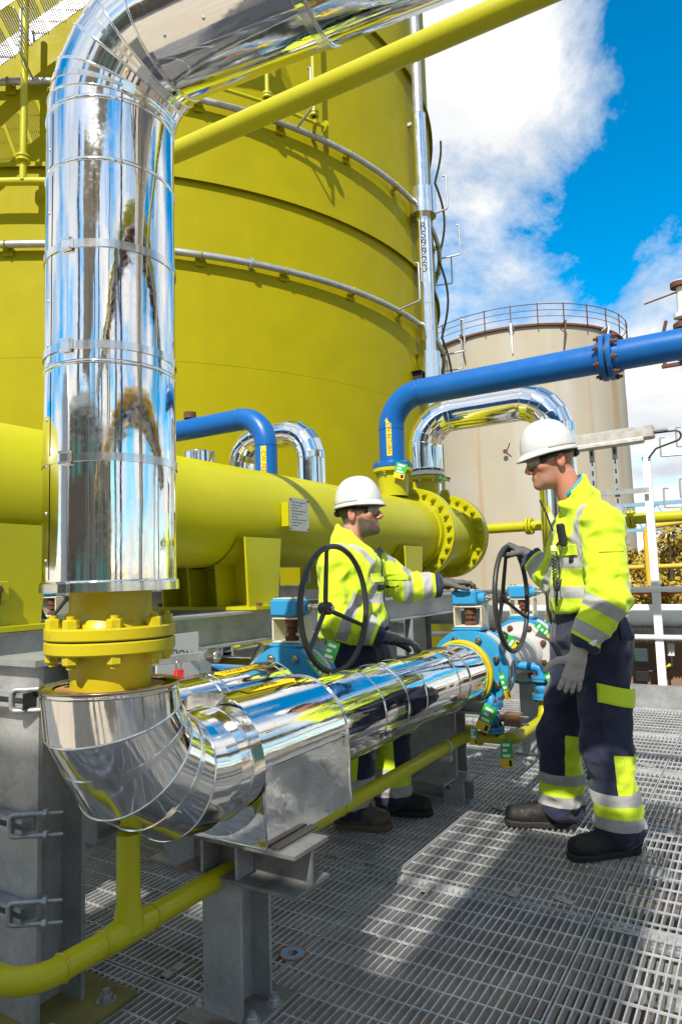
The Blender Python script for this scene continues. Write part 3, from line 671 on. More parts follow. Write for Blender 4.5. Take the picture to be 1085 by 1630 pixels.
# ------------------------------------------------------------------ butterfly valves with handwheels
def wheel(parent, hub, d, r=.285, back=.05, rot=0, n=3):
    """dished handwheel: rim, spokes and hub; d = outward axis"""
    hub = V(hub); x, y, d = frame_of(d); w_ = MB(); w_.torus(hub, d, r, .0135, 72, 12); o = w_.build('handwheel', BLACK, parent)
    for i in range(n):
        a = rot + 2*math.pi*i/n; e = x*math.cos(a)+y*math.sin(a)
        s_ = MB(); s_.tube([hub - d*back + e*.02, hub - d*back*.9 + e*.06, hub - d*.01 + e*(r*.93), hub + e*(r-.004)], [.011, .0115, .0095, .010], 10); s_.build('spoke', BLACK, o)
    h = MB(); h.hardlathe(hub - d*(back+.03), d, [(.001, 0), (.026, 0), (.030, .012), (.030, .05), (.022, .058), (.001, .058)], 20); ho = h.build('hub', BLACK, o)
    k = MB(); k.hexnut(hub - d*(back-.028), d, .013, .012); k.build('hub_nut', STEEL, o)
    return o
def valve(name, label, x, y, z, rot, group, gear=.30, big=.225, wr=.285, first_ring=True):
    t = thing(name, label, 'valve', (x, y, z-big), group)
    b = MB(); b.hardlathe((x, y, z), (0, 1, 0), [(.10, -.075), (.118, -.075), (big-.004, -.072), (big, -.068), (big, -.046), (big-.004, -.042), (.13, -.042)], 64); b.build('flange', SKYB, t)
    b = MB(); b.hardlathe((x, y, z), (0, 1, 0), [(.10, -.041), (big-.006, -.041), (big-.003, -.036), (big-.003, -.022), (big-.006, -.018), (.1, -.018)], 64); b.build('lining_ring', GREYV, t)
    b = MB(); b.lathe((x, y, z), (0, 1, 0), [(.14, -.017), (.175, -.015), (.18, 0), (.175, .020), (.14, .022)], 48); b.build('body', SKYB, t)
    b = MB(); b.hardlathe((x, y, z), (0, 1, 0), [(.1, .023), (big-.006, .023), (big-.003, .028), (big-.003, .042), (big-.006, .046), (.1, .046)], 64); b.build('lining_ring', GREYV, t)
    b = MB(); b.hardlathe((x, y, z), (0, 1, 0), [(.13, .047), (big-.004, .047), (big, .051), (big, .073), (big-.004, .077), (.11, .077)], 64); b.build('flange', SKYB, t)
    bolts_on(t, (x, y-.073, z), (0, -1, 0), big-.045, 8, .019, .018, STEEL, back=-.0, a0=R(22), stud=.010)
    bolts_on(t, (x, y+.077, z), (0, 1, 0), big-.045, 8, .019, .018, RUST, a0=R(22), stud=.012)
    zt = z + gear
    b = MB(); b.lathe((x, y, 0), (0, 0, 1), [(.055, z+.16), (.045, zt-.075)], 24); b.build('stem_neck', SKYB, t)
    b = MB(); b.box((x, y, zt-.075), (.17, .15, .014), bev=.003); b.build('neck_plate', SKYB, t)
    # open bracket
    b = MB(); b.box((x, y, zt-.062), (.165, .10, .010), bev=.003); b.box((x, y, zt+.048), (.165, .10, .010), bev=.003)
    for s in (-1, 1): b.box((x+s*.079, y, zt-.007), (.009, .10, .101), bev=.003)
    b.build('mounting_bracket', CREAMP, t)
    b = MB(); b.cyl((x, y, zt-.07), (x, y, zt+.05), .018, n=14); b.hexnut((x, y, zt-.056), (0, 0, 1), .036, .02); b.hexnut((x, y, zt-.02), (0, 0, 1), .030, .022); b.cyl((x, y, zt+.005), (x, y, zt+.04), .034, n=14); b.build('stem', RUST, t)
    b = MB(); b.box((x-.015, y, zt+.098), (.145, .125, .082), bev=.010); gb = b.build('gearbox', SKYB, t)
    b = MB(); b.box((x-.015, y, zt+.1415), (.12, .10, .006), bev=.002)
    b.build('gearbox_lid', CREAMP, gb)
    for sx in (-1, 1):
        for sy in (-1, 1): c = MB(); c.hexnut((x-.015+sx*.05, y+sy*.04, zt+.143), (0, 0, 1), .008, .007); c.build('lid_bolt', RUST, gb)
    b = MB(); b.cyl((x+.05, y, zt+.095), (x+.095, y, zt+.095), .030, n=18); b.build('shaft_boss', SKYB, gb)
    b = MB(); b.cyl((x+.09, y, zt+.095), (x+.20, y, zt+.095), .011, n=12); b.cyl((x+.10, y, zt+.095), (x+.118, y, zt+.095), .02, n=12); b.build('shaft', STEEL, t)
    wheel(t, (x+.245, y, zt+.092), (1, 0, 0), wr, .05, rot)
    return t
VG = 'handwheel butterfly valves on the clad pipes'
v1 = valve('butterfly_valve', 'blue handwheel valve beside the COOLER BYPASS lettering', XB, 2.72, ZP, R(100), VG, gear=.30)
v2 = valve('butterfly_valve', 'blue handwheel valve at the end of the clad low pipe', X0, 3.755, ZP, R(95), VG, gear=.30)
v3 = valve('butterfly_valve', 'blue handwheel valve beyond the grey spool, its wheel half behind the standing man', X0, 4.77, ZP, R(20), VG, gear=.30)
# yellow ring where the cladding stops, grey spool, run to the far riser
b = MB(); b.hardlathe((X0, 3.562, ZP), (0, 1, 0), [(.11, 0), (.174, .003), (.177, .008), (.177, .030), (.174, .036), (.11, .11)], 56); b.build('yellow_end_ring', YEL, low)
sp = thing('valve_spool', 'grey painted pipe spool with rusty bolts between two blue valves', 'pipe', (X0, 4.25, .5))
b = MB(); b.lathe((X0, 3.84, ZP), (0, 1, 0), [(.2, .0), (.2, .03)], 48); b.hardlathe((X0, 3.836, ZP), (0, 1, 0), [(.1, 0), (.20, 0), (.20, .03), (.15, .034), (.125, .10), (.125, .76), (.15, .82), (.20, .826), (.20, .856), (.1, .856)], 48); b.build('spool', GREYV, sp)
bolts_on(sp, (X0, 3.868, ZP), (0, 1, 0), .168, 8, .02, .02, RUST, a0=R(22), stud=.012)
bolts_on(sp, (X0, 4.66, ZP), (0, -1, 0), .168, 8, .02, .02, RUST, a0=R(22), stud=.012)
ft = thing('insulated_transfer_pipe', 'mirror clad pipe rising behind the standing man and arching over to the vessel', 'pipe', (X0, 5.9, .5))
YF = 5.98; ZF = 2.745; RF = .16; RBF = .30; XR = -1.50; XN = -2.65
section(ft, (X0, 4.86, ZP), (X0, 5.25, ZP), RF); section(ft, (X0, 5.25, ZP), (X0, YF-RBF, ZP), RF)
gores(ft, (X0, YF-RBF, ZP+RBF), (0, 0, -1), (0, 1, 0), RBF, RF, 4)
for a, e in ((ZP+RBF, 1.45), (1.45, 1.95), (1.95, ZF-RBF)): section(ft, (X0, YF, a), (X0, YF, e), RF)
gores(ft, (X0-RBF, YF, ZF-RBF), (1, 0, 0), (0, 0, 1), RBF, RF, 5)
section(ft, (X0-RBF, YF, ZF), (XN+RBF, YF, ZF), RF)
gores(ft, (XN+RBF, YF, ZF-RBF), (0, 0, 1), (-1, 0, 0), RBF, RF, 5)
section(ft, (XN, YF, ZF-RBF), (XN, YF, 2.24), RF)
b = MB(); b.hardlathe((XN, YF, 0), (0, 0, 1), [(.1, 2.24), (.13, 2.235), (.17, 2.21), (.17, 2.185), (.1, 2.18)], 48); b.build('flange', WHITEP, ft)
b = MB(); b.hardlathe((XN, YF, 0), (0, 0, 1), [(.1, 2.176), (.17, 2.176), (.17, 2.145), (.12, 2.13), (.115, 1.95)], 48); nz = b.build('nozzle', LIME, ft); bolts_on(ft, (XN, YF, 2.21), (0, 0, 1), .145, 8, .018, .016, STEEL, back=.065, stud=.01)
# ------------------------------------------------------------------ horizontal lime vessel (cooler)
XV, ZV, RV = -2.65, 1.627, .298
ves = thing('cooler_vessel', 'long horizontal lime green vessel with bolted end flanges behind the seated helmets', 'vessel', (XV, 3, 1.08))
ves['label'] = 'long horizontal lime green vessel with big bolted flanges behind the bearded man'
b = MB(); b.lathe((XV, .2, ZV), (0, 1, 0), [(RV-.1, -.12), (RV-.03, -.05), (RV, 0), (RV, 5.40)], 96); b.build('shell', LIME, ves)
b = MB(); b.lathe((XV, 2.02, ZV), (0, 1, 0), [(RV, 0), (RV+.003, .004), (RV, .014)], 96); b.lathe((XV, 4.4, ZV), (0, 1, 0), [(RV, 0), (RV+.003, .004), (RV, .014)], 96); b.build('weld_seam', LIME, ves)
def vflange(y, th=.055, r=.405):
    b = MB(); b.hardlathe((XV, y, ZV), (0, 1, 0), [(RV-.02, -.06), (RV+.012, -.055), (RV+.022, 0), (r-.004, 0), (r, .004), (r, th-.004), (r-.004, th), (RV-.05, th)], 96); return b.build('flange', LIME, ves)
vflange(5.60); b = MB(); b.cyl((XV, 5.655, ZV), (XV, 5.662, ZV), .375, n=64); b.build('gasket', BLACK, ves); vflange(5.662)
bolts_on(ves, (XV, 5.60, ZV), (0, -1, 0), .368, 24, .024, .024, LIME, a0=R(7), stud=.022)
b = MB(); b.cyl((XV, 5.71, ZV), (XV, 6.36, ZV), RV, n=80); b.build('channel', LIME, ves)
vflange(6.38); b = MB(); b.lathe((XV, 6.437, ZV), (0, 1, 0), [(.405, 0), (.405, .05), (.30, .06), (.2, .12), (.01, .15)], 80); b.build('end_cover', LIME, ves)
bolts_on(ves, (XV, 6.38, ZV), (0, -1, 0), .368, 24, .024, .024, LIME, a0=R(7), stud=.022)
for y in (5.63, 6.41):
    b = MB(); b.prism([(-.06, 0), (.06, 0), (.035, .075), (-.035, .075)], (XV, y-.015, ZV+.39), (1, 0, 0), (0, 0, 1), (0, .03, 0)); b.torus((XV, y, ZV+.435), (0, 1, 0), .02, .008, 14, 6); b.build('lifting_lug', LIME, ves)
for k, y in enumerate((1.52, 3.02, 4.95)):
    b = MB(); w_ = .32
    pl = [(-w_, 1.115)] + [(w_*math.cos(a)*1.0, 0) for a in ()] + [(w_, 1.115)] + [(RV*math.sin(a), ZV-(RV+.001)*math.cos(a)) for a in [R(62-124*i/16) for i in range(17)]]
    b.prism(pl, (XV, y+.02, 0), (1, 0, 0), (0, 0, 1), (0, .014, 0)); so = b.build('saddle_web', LIME, ves)
    for s in (-1, -.33, .33, 1):
        e = MB(); x_ = XV + s*w_*.97; zt_ = ZV - math.sqrt(max(RV**2-(s*w_*.8)**2, .001))+.01
        e.prism([(0, 1.115), (.26, 1.115), (.30, zt_), (-.02, zt_)], (x_-.006, y-.12, 0), (0, 1, 0), (0, 0, 1), (.012, 0, 0)); e.build('saddle_rib', LIME, so)
    e = MB(); e.box((XV, y+.02, 1.106), (.78, .34, .018)); e.build('saddle_base', LIME, so)
    e = MB(); ang = [R(-66+132*i/20) for i in range(21)]
    vs = [Vector((XV+(RV+d_)*math.sin(a), y-.15+yy, ZV-(RV+d_)*math.cos(a))) for a in ang for yy in (0, .34) for d_ in (.010,)]
    e.add(vs, [(2*i, 2*i+1, 2*i+3, 2*i+2) for i in range(20)], True); e.build('wear_plate', LIME, so)
    for s in (-1, 1): c = MB(); c.hexnut((XV+s*.36, y-.09, 1.115), (0, 0, 1), .018, .02); c.build('anchor_nut', RUST, so)
b = MB(); b.box((XV+RV+.028, 3.28, ZV+.0), (.05, .10, .14)); b.build('nameplate_bracket', LIME, ves)
b = MB(); b.box((XV+RV+.058, 3.33, ZV+.0), (.004, .195, .19)); npl = b.build('nameplate', PLATE, ves)
for sy in (-1, 1):
    for sz in (-1, 1): c = MB(); c.cyl((XV+RV+.06, 3.33+sy*.088, ZV+sz*.084), (XV+RV+.064, 3.33+sy*.088, ZV+sz*.084), .006, n=8); c.build('rivet', RUST, npl)
for i in range(9):
    b = MB(); z_ = ZV+.07-.017*i; l_ = .15 - .04*(i % 3); b.box((XV+RV+.0605, 3.33-.08+l_/2, z_), (.0006, l_, .005)); b.build('engraved_line', mat('engraving', (.12, .12, .11), .6), npl)
b = MB(); b.cyl((XV, 4.1, ZV-RV-.12), (XV, 4.1, ZV-RV+.02), .06, n=20); b.hardlathe((XV, 4.1, ZV-RV-.15), (0, 0, 1), [(.01, 0), (.11, 0), (.11, .05), (.01, .05)], 28); b.build('drain_nozzle', LIME, ves); 
# ------------------------------------------------------------------ blue cooling water pipes
YB, ZB, RBL = 5.28, 2.80, .1095
cw = thing('cooling_water_return_pipe', 'blue pipe lettered CW RETURN rising off the vessel and running overhead with bolted flange', 'pipe', (XV, YB, 2.1))
pth = bend_path([(XV, YB, 2.20), (XV, YB, ZB), (.15, YB, ZB+.01)], .29, 14)
b = MB(); b.tube(pth, RBL, 48); b.build('pipe', BLUE, cw)
for p, d in ((pth[1], (0, 0, 1)), (pth[-2], (1, 0, 0))): b = MB(); b.torus(p, d, RBL, .004, 48, 8); b.build('weld_bead', BLUE, cw)
b = MB(); b.hardlathe((XV, YB, 0), (0, 0, 1), [(.1, 2.235), (.13, 2.23), (.172, 2.205), (.172, 2.175), (.1, 2.175)], 48); b.build('flange', BLUE, cw)
bolts_on(cw, (XV, YB, 2.205), (0, 0, 1), .148, 8, .018, .016, BLUE, stud=.014)
b = MB(); b.hardlathe((XV, YB, 0), (0, 0, 1), [(.1, 2.170), (.172, 2.170), (.172, 2.14), (.135, 2.13), (.125, 1.93)], 48); b.build('nozzle', LIME, cw)
bolts_on(cw, (XV, YB, 2.14), (0, 0, -1), .150, 8, .018, .016, LIME, stud=.014)
for s in (-1, 1):
    b = MB(); b.hardlathe((-.85+s*.008, YB, ZB+.006), (s, 0, 0), [(.1, 0), (.170, 0), (.172, .003), (.172, .03), (.168, .033), (.128, .036), (.1145, .075)], 48); b.build('flange', BLUE, cw)
    bolts_on(cw, (-.85+s*.041, YB, ZB+.006), (s, 0, 0), .150, 8, .021, .022, RUST, a0=R(15), stud=.022)
b = MB(); b.cyl((-.857, YB, ZB+.006), (-.843, YB, ZB+.006), .14, n=40); b.build('gasket', BLACK, cw)
fe = (EYE-Vector((XV, YB, 2.4))); fe.z = 0
lb = arrow_label('arrow_label', cw, (XV, YB, 2.42), (0, 0, 1), Matrix.Rotation(R(-12), 3, 'Z') @ fe, RBL, .30, .044, '', .05)
vs, fs = text_geo('CW RETURN', .046); b = MB(); b.add(wrap_pts([(-x, y) for x, y in vs], (XV, YB, 2.42), (0, 0, 1), Matrix.Rotation(R(-12), 3, 'Z') @ fe, RBL+.0025), fs); b.build('lettering', INK, lb, fix=False)
cf = thing('cooling_water_feed_pipe', 'blue pipe lettered CW FEED bending down behind the vessel', 'pipe', (-3.71, 4.89, 1.2))
XC, YC, ZC = -3.71, 4.89, 2.73
pth = bend_path([(XC, YC, 1.1), (XC, YC, ZC), (-7.6, YC, ZC-.01)], .28, 14)
b = MB(); b.tube(pth, .1, 40); b.build('pipe', BLUE, cf)
for p, d in ((pth[1], (0, 0, 1)), (pth[-2], (1, 0, 0))): b = MB(); b.torus(p, d, .1, .004, 40, 8); b.build('weld_bead', BLUE, cf)
fe = (EYE-Vector((XC, YC, 2.4))); fe.z = 0
lb = arrow_label('label_strip', cf, (XC, YC, 2.26), (0, 0, 1), Matrix.Rotation(R(-14), 3, 'Z') @ fe, .1, .34, .05, '', .05, tip=False)
vs, fs = text_geo('CW FEED', .055); b = MB(); b.add(wrap_pts([(-x, y) for x, y in vs], (XC, YC, 2.27), (0, 0, 1), Matrix.Rotation(R(-14), 3, 'Z') @ fe, .1025), fs); b.build('lettering', INK, lb, fix=False)
b = MB(); b.cyl((-4.62, YC, ZC+.10), (-4.62, YC, ZC+.16), .06, n=14); b.build('vent_plug', RUST, cf)
# clad pipes behind the vessel
bk = thing('insulated_loop_pipe', 'mirror clad looping pipe seen over the vessel behind the CW FEED bend', 'pipe', (-3.5, 5.45, 1.2))
XL, YL, ZL, RL = -3.57, 5.40, 2.66, .135
section(bk, (XL, YL, 1.2), (XL, YL, ZL-.27), RL); gores(bk, (XL-.27, YL, ZL-.27), (1, 0, 0), (0, 0, 1), .27, RL, 5)
section(bk, (XL-.27, YL, ZL), (-4.15, YL, ZL), RL); gores(bk, (-4.15, YL, ZL-.27), (0, 0, 1), (-1, 0, 0), .27, RL, 4); section(bk, (-4.42, YL, ZL-.27), (-4.42, YL, 1.2), RL)
bk2 = thing('insulated_stub_pipe', 'short mirror clad stub behind the blue feed pipe above the vessel', 'pipe', (-4.5, 4.9, 1.2))
section(bk2, (-4.62, 5.02, 1.2), (-4.62, 5.02, 2.52), .15); section(bk2, (-7.4, 5.15, 2.28), (-4.78, 5.15, 2.28), .12)
# ------------------------------------------------------------------ lime brace pipe overhead
b = MB(); b.tube([(-2.45, 2.2, 3.222), (1.4, 2.2, 3.13)], .0445, 28); tag(b.build('brace_pipe', LIME), 'plain lime pipe crossing overhead in front of the tank', 'pipe')
# lime header pipe beyond the standing man
hp = thing('fire_main_pipe', 'thin lime pipe with clamp flanges crossing behind the vessel end and standing man', 'pipe', (-1, 7.6, 1.7))
b = MB(); b.tube([(-4.5, 7.75, 1.76), (4.0, 7.75, 1.79)], .057, 20); b.build('pipe', LIME, hp)
for x in (-2.2, -1.13, .6):
    b = MB(); b.cyl((x-.03, 7.75, 1.77), (x-.005, 7.75, 1.77), .098, n=18); b.cyl((x+.005, 7.75, 1.77), (x+.03, 7.75, 1.77), .098, n=18); o = b.build('flange', LIME, hp)
    bolts_on(hp, (x+.03, 7.75, 1.77), (1, 0, 0), .082, 6, .013, .012, LIME, back=.06)
# ================================================================== SUPPORTS
GALVR = galv('rust_tinted_galvanised_steel', .28, (1, .98, .95))
_gb = GALVR.node_tree.nodes['Principled BSDF']; GALVR.node_tree.links.new(layer(GALVR, _gb.inputs['Base Color'].links[0].from_socket, (1, 1, 1), 9, .50, .72, (.17, .10, .065), 9), _gb.inputs['Base Color'])
def bolt_head(parent, p, r=.018, h=.016, matl=None, name='anchor_bolt'):
    b = MB(); b.cyl(V(p), V(p)+Vector((0, 0, .004)), r*1.5, n=16); b.hexnut(V(p)+Vector((0, 0, .003)), (0, 0, 1), r, h); b.cyl(V(p)+Vector((0, 0, h)), V(p)+Vector((0, 0, h+.016)), r*.55, n=10); return b.build(name, matl or GALVD, parent)
ps = thing('pipe_support', 'grey galvanised H post with stub beam carrying the shiny shoe box', 'post', (-1.41, 1.672, 0))
b = MB(); b.ibeam((-1.41, 1.672, .014), (-1.41, 1.672, .386), .146, .140, .012, .009, upv=(0, 1, 0)); b.build('post', GALVD, ps)
b = MB(); b.box((-1.41, 1.672, .007), (.24, .27, .013), bev=.002); bp_ = b.build('base_plate', GALVR, ps)
for sx in (-1, 1):
    for sy in (-1, 1): bolt_head(bp_, (-1.41+sx*.092, 1.672+sy*.05, .0135), .016, .014)
b = MB(); b.ibeam((-1.575, 1.672, .447), (-1.135, 1.672, .447), .115, .17, .011, .008); b.build('stub_beam', GALVR, ps)
for x in (-1.475, -1.345): b = MB(); b.box((x, 1.630, .447), (.009, .074, .091)); b.build('stiffener', GALVD, ps)
b = MB(); b.box((-1.212, 1.70, .5085), (.028, .20, .006)); b.build('slide_pad', mat('dark_slide_plate', (.08, .065, .055), .7), ps)
# tall near column on the left with strut stubs clamped to it
nc_ = thing('near_column', 'thick galvanised H column with strut stubs clamped to it beside the shiny elbow', 'column', (-1.92, 1.38, 0))
b = MB(); b.ibeam((-1.93, 1.382, .018), (-1.93, 1.382, 1.02), .165, .20, .014, .010, upv=(0, 1, 0)); b.build('shaft', GALVD, nc_)
b = MB(); b.box((-1.90, 1.39, .009), (.36, .36, .016), bev=.002); bp_ = b.build('base_plate', mat('stained_base_plate', (.16, .14, .07), .8, .2, c2=(.30, .25, .05), nscale=12, namt=.7), nc_)
bolt_head(bp_, (-1.765, 1.30, .0165), .02, .018); bolt_head(bp_, (-1.765, 1.49, .0165), .02, .018)
b = MB(); b.box((-1.93, 1.385, 1.030), (.26, .24, .018)); b.build('cap_plate', GALV, nc_)
b = MB(); b.ibeam((-3.2, 1.385, .96), (-2.035, 1.385, .96), .12, .12); b.build('tie_beam', GALV, nc_)
for k, z in enumerate((.925, .575, .335)):
    sgrp = thing('strut_stub', ['galvanised strut stub clamped at the top of the near column', 'galvanised strut stub clamped at the middle of the near column', 'galvanised strut stub clamped low on the near column'][k], 'strut', (-2.0, 1.277, z))
    b = MB(); x0, x1 = -2.7, -1.842
    b.box(((x0+x1)/2, 1.296, z), (x1-x0, .003, .041)); b.box(((x0+x1)/2, 1.277, z+.0195), (x1-x0, .041, .003)); b.box(((x0+x1)/2, 1.277, z-.0195), (x1-x0, .041, .003))
    b.box(((x0+x1)/2, 1.258, z+.0135), (x1-x0, .003, .010)); b.box(((x0+x1)/2, 1.258, z-.0135), (x1-x0, .003, .010)); b.build('channel', GALV, sgrp)
    if k == 0: b = MB(); b.box((-1.8415, 1.277, z), (.003, .043, .043)); b.build('end_cap', DARK, sgrp)
    b = MB(); b.tube(bend_path([(-1.80, 1.31, z+.030), (-1.885, 1.248, z+.030), (-1.885, 1.248, z-.030), (-1.80, 1.31, z-.030)], .014, 5), .0075, 8); b.cyl((-1.80, 1.31, z+.030), (-1.765, 1.336, z+.030), .0055, n=8); b.cyl((-1.80, 1.31, z-.030), (-1.765, 1.336, z-.030), .0055, n=8); ub = b.build('u_bolt', GALV, sgrp)
    for s in (-1, 1): b = MB(); b.hexnut((-1.808, 1.304, z+s*.030), (.8, .6, 0), .015, .012); b.build('nut', GALV, ub)
# main steel frame under the vessel
fr = thing('vessel_frame', 'galvanised beam frame carrying the lime vessel saddles', 'frame', (-2.65, 3.5, 0))
for x in (-2.36, -2.96):
    b = MB(); b.ibeam((x, .5, 1.01), (x, 6.7, 1.01), .165, .13, .012, .008); b.build('long_beam', GALV, fr)
for y in (1.25, 2.45, 4.72, 6.4):
    for x in (-2.36, -2.96):
        b = MB(); b.ibeam((x, y, .0), (x, y, .926), .15, .15, .011, .008, upv=(0, 1, 0)); b.build('column', GALV, fr)
        b = MB(); b.box((x, y, .006), (.24, .24, .012)); b.build('base_plate', GALVD, fr)
    b = MB(); b.ibeam((-2.89, y, .84), (-2.43, y, .84), .14, .10); b.build('cross_beam', GALV, fr)
b = MB(); b.box((-2.281, 2.45, .86), (.012, .17, .16)); b.build('end_plate', GALV, fr)
for sy in (-1, 1):
    for sz in (-1, 1): b = MB(); b.hexnut((-2.275, 2.45+sy*.055, .86+sz*.05), (1, 0, 0), .016, .014); b.build('bolt', STEEL, fr)
for (p, q_) in (((-2.33, 2.52, .42), (-2.33, 3.0, .90)), ((-2.33, 4.64, .42), (-2.33, 4.2, .90))):
    b = MB(); b.tube([p, q_], .028, 4); b.build('knee_brace', GALV, fr)
for y in (3.85, 4.35):
    b = MB(); b.box((-2.24, y, .935), (.16, .08, .01)); b.box((-2.17, y, .82), (.06, .012, .22)); b.build('hanger', GALV, fr)
# pier under the valve end of the low pipe
pr = thing('valve_pier', 'broad galvanised pier with cross shaped foot under the valve end of the clad pipe', 'post', (-1.72, 3.72, 0))
b = MB(); b.ibeam((-1.70, 3.78, .125), (-1.70, 3.78, .60), .16, .34, .012, .01, upv=(0, 1, 0)); b.build('post', GALV, pr)
b = MB(); b.ibeam((-1.93, 3.76, .062), (-1.46, 3.76, .062), .12, .14, .01, .008); b.build('foot_beam', GALV, pr)
b = MB(); b.box((-1.545, 3.675, .04), (.12, .012, .16)); b.box((-1.64, 3.62, .125), (.2, .16, .01)); b.build('foot_plate', GALVD, pr)
b = MB(); b.hexnut((-1.57, 3.669, .085), (0, -1, 0), .014, .012); b.build('bolt', STEEL, pr)
b = MB(); b.ibeam((-1.9, 3.56, .555), (-1.30, 3.56, .555), .07, .10); b.build('saddle_beam', GALV, pr)
p3 = thing('spool_post', 'plain galvanised post under the far blue valve beside the standing man', 'post', (-1.42, 4.95, 0))
b = MB(); b.ibeam((-1.42, 4.95, .0), (-1.42, 4.95, .56), .16, .2, .012, .009, upv=(0, 1, 0)); b.build('post', GALV, p3); b = MB(); b.box((-1.42, 4.95, .007), (.28, .26, .013)); b.build('base_plate', GALVD, p3)
# ------------------------------------------------------------------ lime drain line
dr = thing('drain_pipe', 'lime drain pipe with welded tee running low under the clad pipe', 'pipe', (X0, 2.2, .35))
DZ, DR_ = .385, .0295
b = MB(); b.tube(bend_path([(-2.9, .985, DZ+.012), (X0, .985, DZ), (X0, 3.60, DZ), (-1.17, 3.62, DZ), (-1.17, 4.20, DZ), (-1.17, 4.20, .50)], .085, 9), DR_, 24); b.build('pipe', LIME, dr)
b = MB(); b.tube([(X0, 1.276, DZ), (X0, 1.276, DZ+.04), (X0, 1.276, DZ+.07), (X0, 1.276, .62)], [DR_+.012, DR_+.006, DR_, DR_], 24); b.build('tee_branch', LIME, dr)
b = MB(); b.tube([(X0, 1.276-.075, DZ), (X0, 1.276-.045, DZ), (X0, 1.276+.045, DZ), (X0, 1.276+.075, DZ)], [DR_+.0005, DR_+.005, DR_+.005, DR_+.0005], 24); b.build('tee_body', LIME, dr)
for y in (1.195, 1.357, 1.08, 2.3): b = MB(); b.torus((X0, y, DZ), (0, 1, 0), DR_+.0005, .0034, 28, 8); b.build('weld_bead', LIME, dr)
b = MB(); b.torus((X0, 3.32, DZ), (0, 1, 0), DR_+.004, .007, 24, 8); b.box((X0, 3.32, DZ-.05), (.06, .03, .03)); b.build('pipe_clamp', GALVD, dr)
b = MB(); b.tube(bend_path([(-2.2, 3.95, .34), (-1.52, 3.95, .34), (-1.36, 3.62, .36)], .06, 6), .026, 18); b.build('branch_pipe', LIME, dr)
def drain_valve(label, x, y, z0, z1):
    t = thing('drain_valve', label, 'valve', (x, y, z0), 'small blue drain valves under the valve train')
    h = z1-z0
    for k, z in enumerate((z0, z1-.016)):
        b = MB(); b.cyl((x, y, z), (x, y, z+.013), .062, n=28); b.cyl((x, y, z+.016), (x, y, z+.029), .062, n=28); b.build('flange', SKYB if k == 0 else SKYB, t)
        bolts_on(t, (x, y, z+.029), (0, 0, 1), .047, 4, .011, .010, RUST, back=.029, a0=R(45), stud=.008)
    b = MB(); b.lathe((x, y, 0), (0, 0, 1), [(.03, z0+.028), (.034, z0+.04), (.045, z0+h*.45), (.045, z0+h*.6), (.032, z1-.03), (.03, z1-.015)], 24); b.build('body', SKYB, t)
    b = MB(); b.cyl((x+.03, y, z0+h*.5), (x+.075, y, z0+h*.5), .018, n=12); b.build('stem', RUST, t)
    b = MB(); b.box((x+.115, y, z0+h*.5), (.085, .07, .065), bev=.003); b.build('handle_cover', mat('brown_cover', (.20, .115, .06), .6, 0, c2=(.15, .08, .045), nscale=14), t)
    for s in (-1, 1): b = MB(); b.cyl((x+.155, y-.015, z0+h*.5+s*.018), (x+.20, y-.015, z0+h*.5+s*.018), .006, n=8); b.build('locking_pin', STEEL, t)
    return t
drain_valve('small blue drain valve hung with tags right of the yellow end ring', -1.285, 3.62, .415, .56)
drain_valve('small blue drain valve above the drain pipe end by the standing man', -1.17, 4.20, .50, .62)
b = MB(); b.tube(bend_path([(-1.285, 3.62, .56), (-1.285, 3.62, .60), (X0, 3.70, .60)], .03, 5), .026, 14); b.build('branch_pipe', SKYB, dr)
b = MB(); b.tube(bend_path([(-1.17, 4.20, .62), (-1.17, 4.20, .68), (X0, 4.20, .70)], .03, 5), .026, 14); b.build('branch_pipe', SKYB, dr)
# ------------------------------------------------------------------ safety tags
def stag(label, p, up_, face, w_=.055, h=.14, yb=.33):
    """card tag: green card, yellow foot, white fields and its tie"""
    p = V(p); u = V(up_).normalized(); n = V(face).normalized(); x = u.cross(n).normalized(); n = x.cross(u)
    t = thing('safety_tag', label, 'tag', p - u*h, 'green and yellow safety tags on the valves')
    def card(nm, y0, y1, x0, x1, m_, off, th=.0012):
        b = MB(); b.prism([(x0, y0), (x1, y0), (x1, y1), (x0, y1)], p+n*off, x, u, n*th); return b.build(nm, m_, t)
    card('green_card', -h*(1-yb), 0, -w_/2, w_/2, GREENT, 0); card('yellow_card', -h, -h*(1-yb), -w_/2, w_/2, YELT, 0)
    for k in range(3): card('white_field', -h*(.18+.2*k)-.004, -h*(.18+.2*k)+.010, -w_*.32, w_*(.28 if k != 1 else .05), WHITE, .0013, .0005)
    card('black_field', -h*.94, -h*.72, w_*.15, w_*.4, INK, .0013, .0005)
    b = MB(); b.tube([p - u*.01, p + u*.012 + n*.006, p + u*.045 - n*.012], .0012, 6); b.build('tie', DARK, t); return t
tcam = lambda p: EYE - V(p)
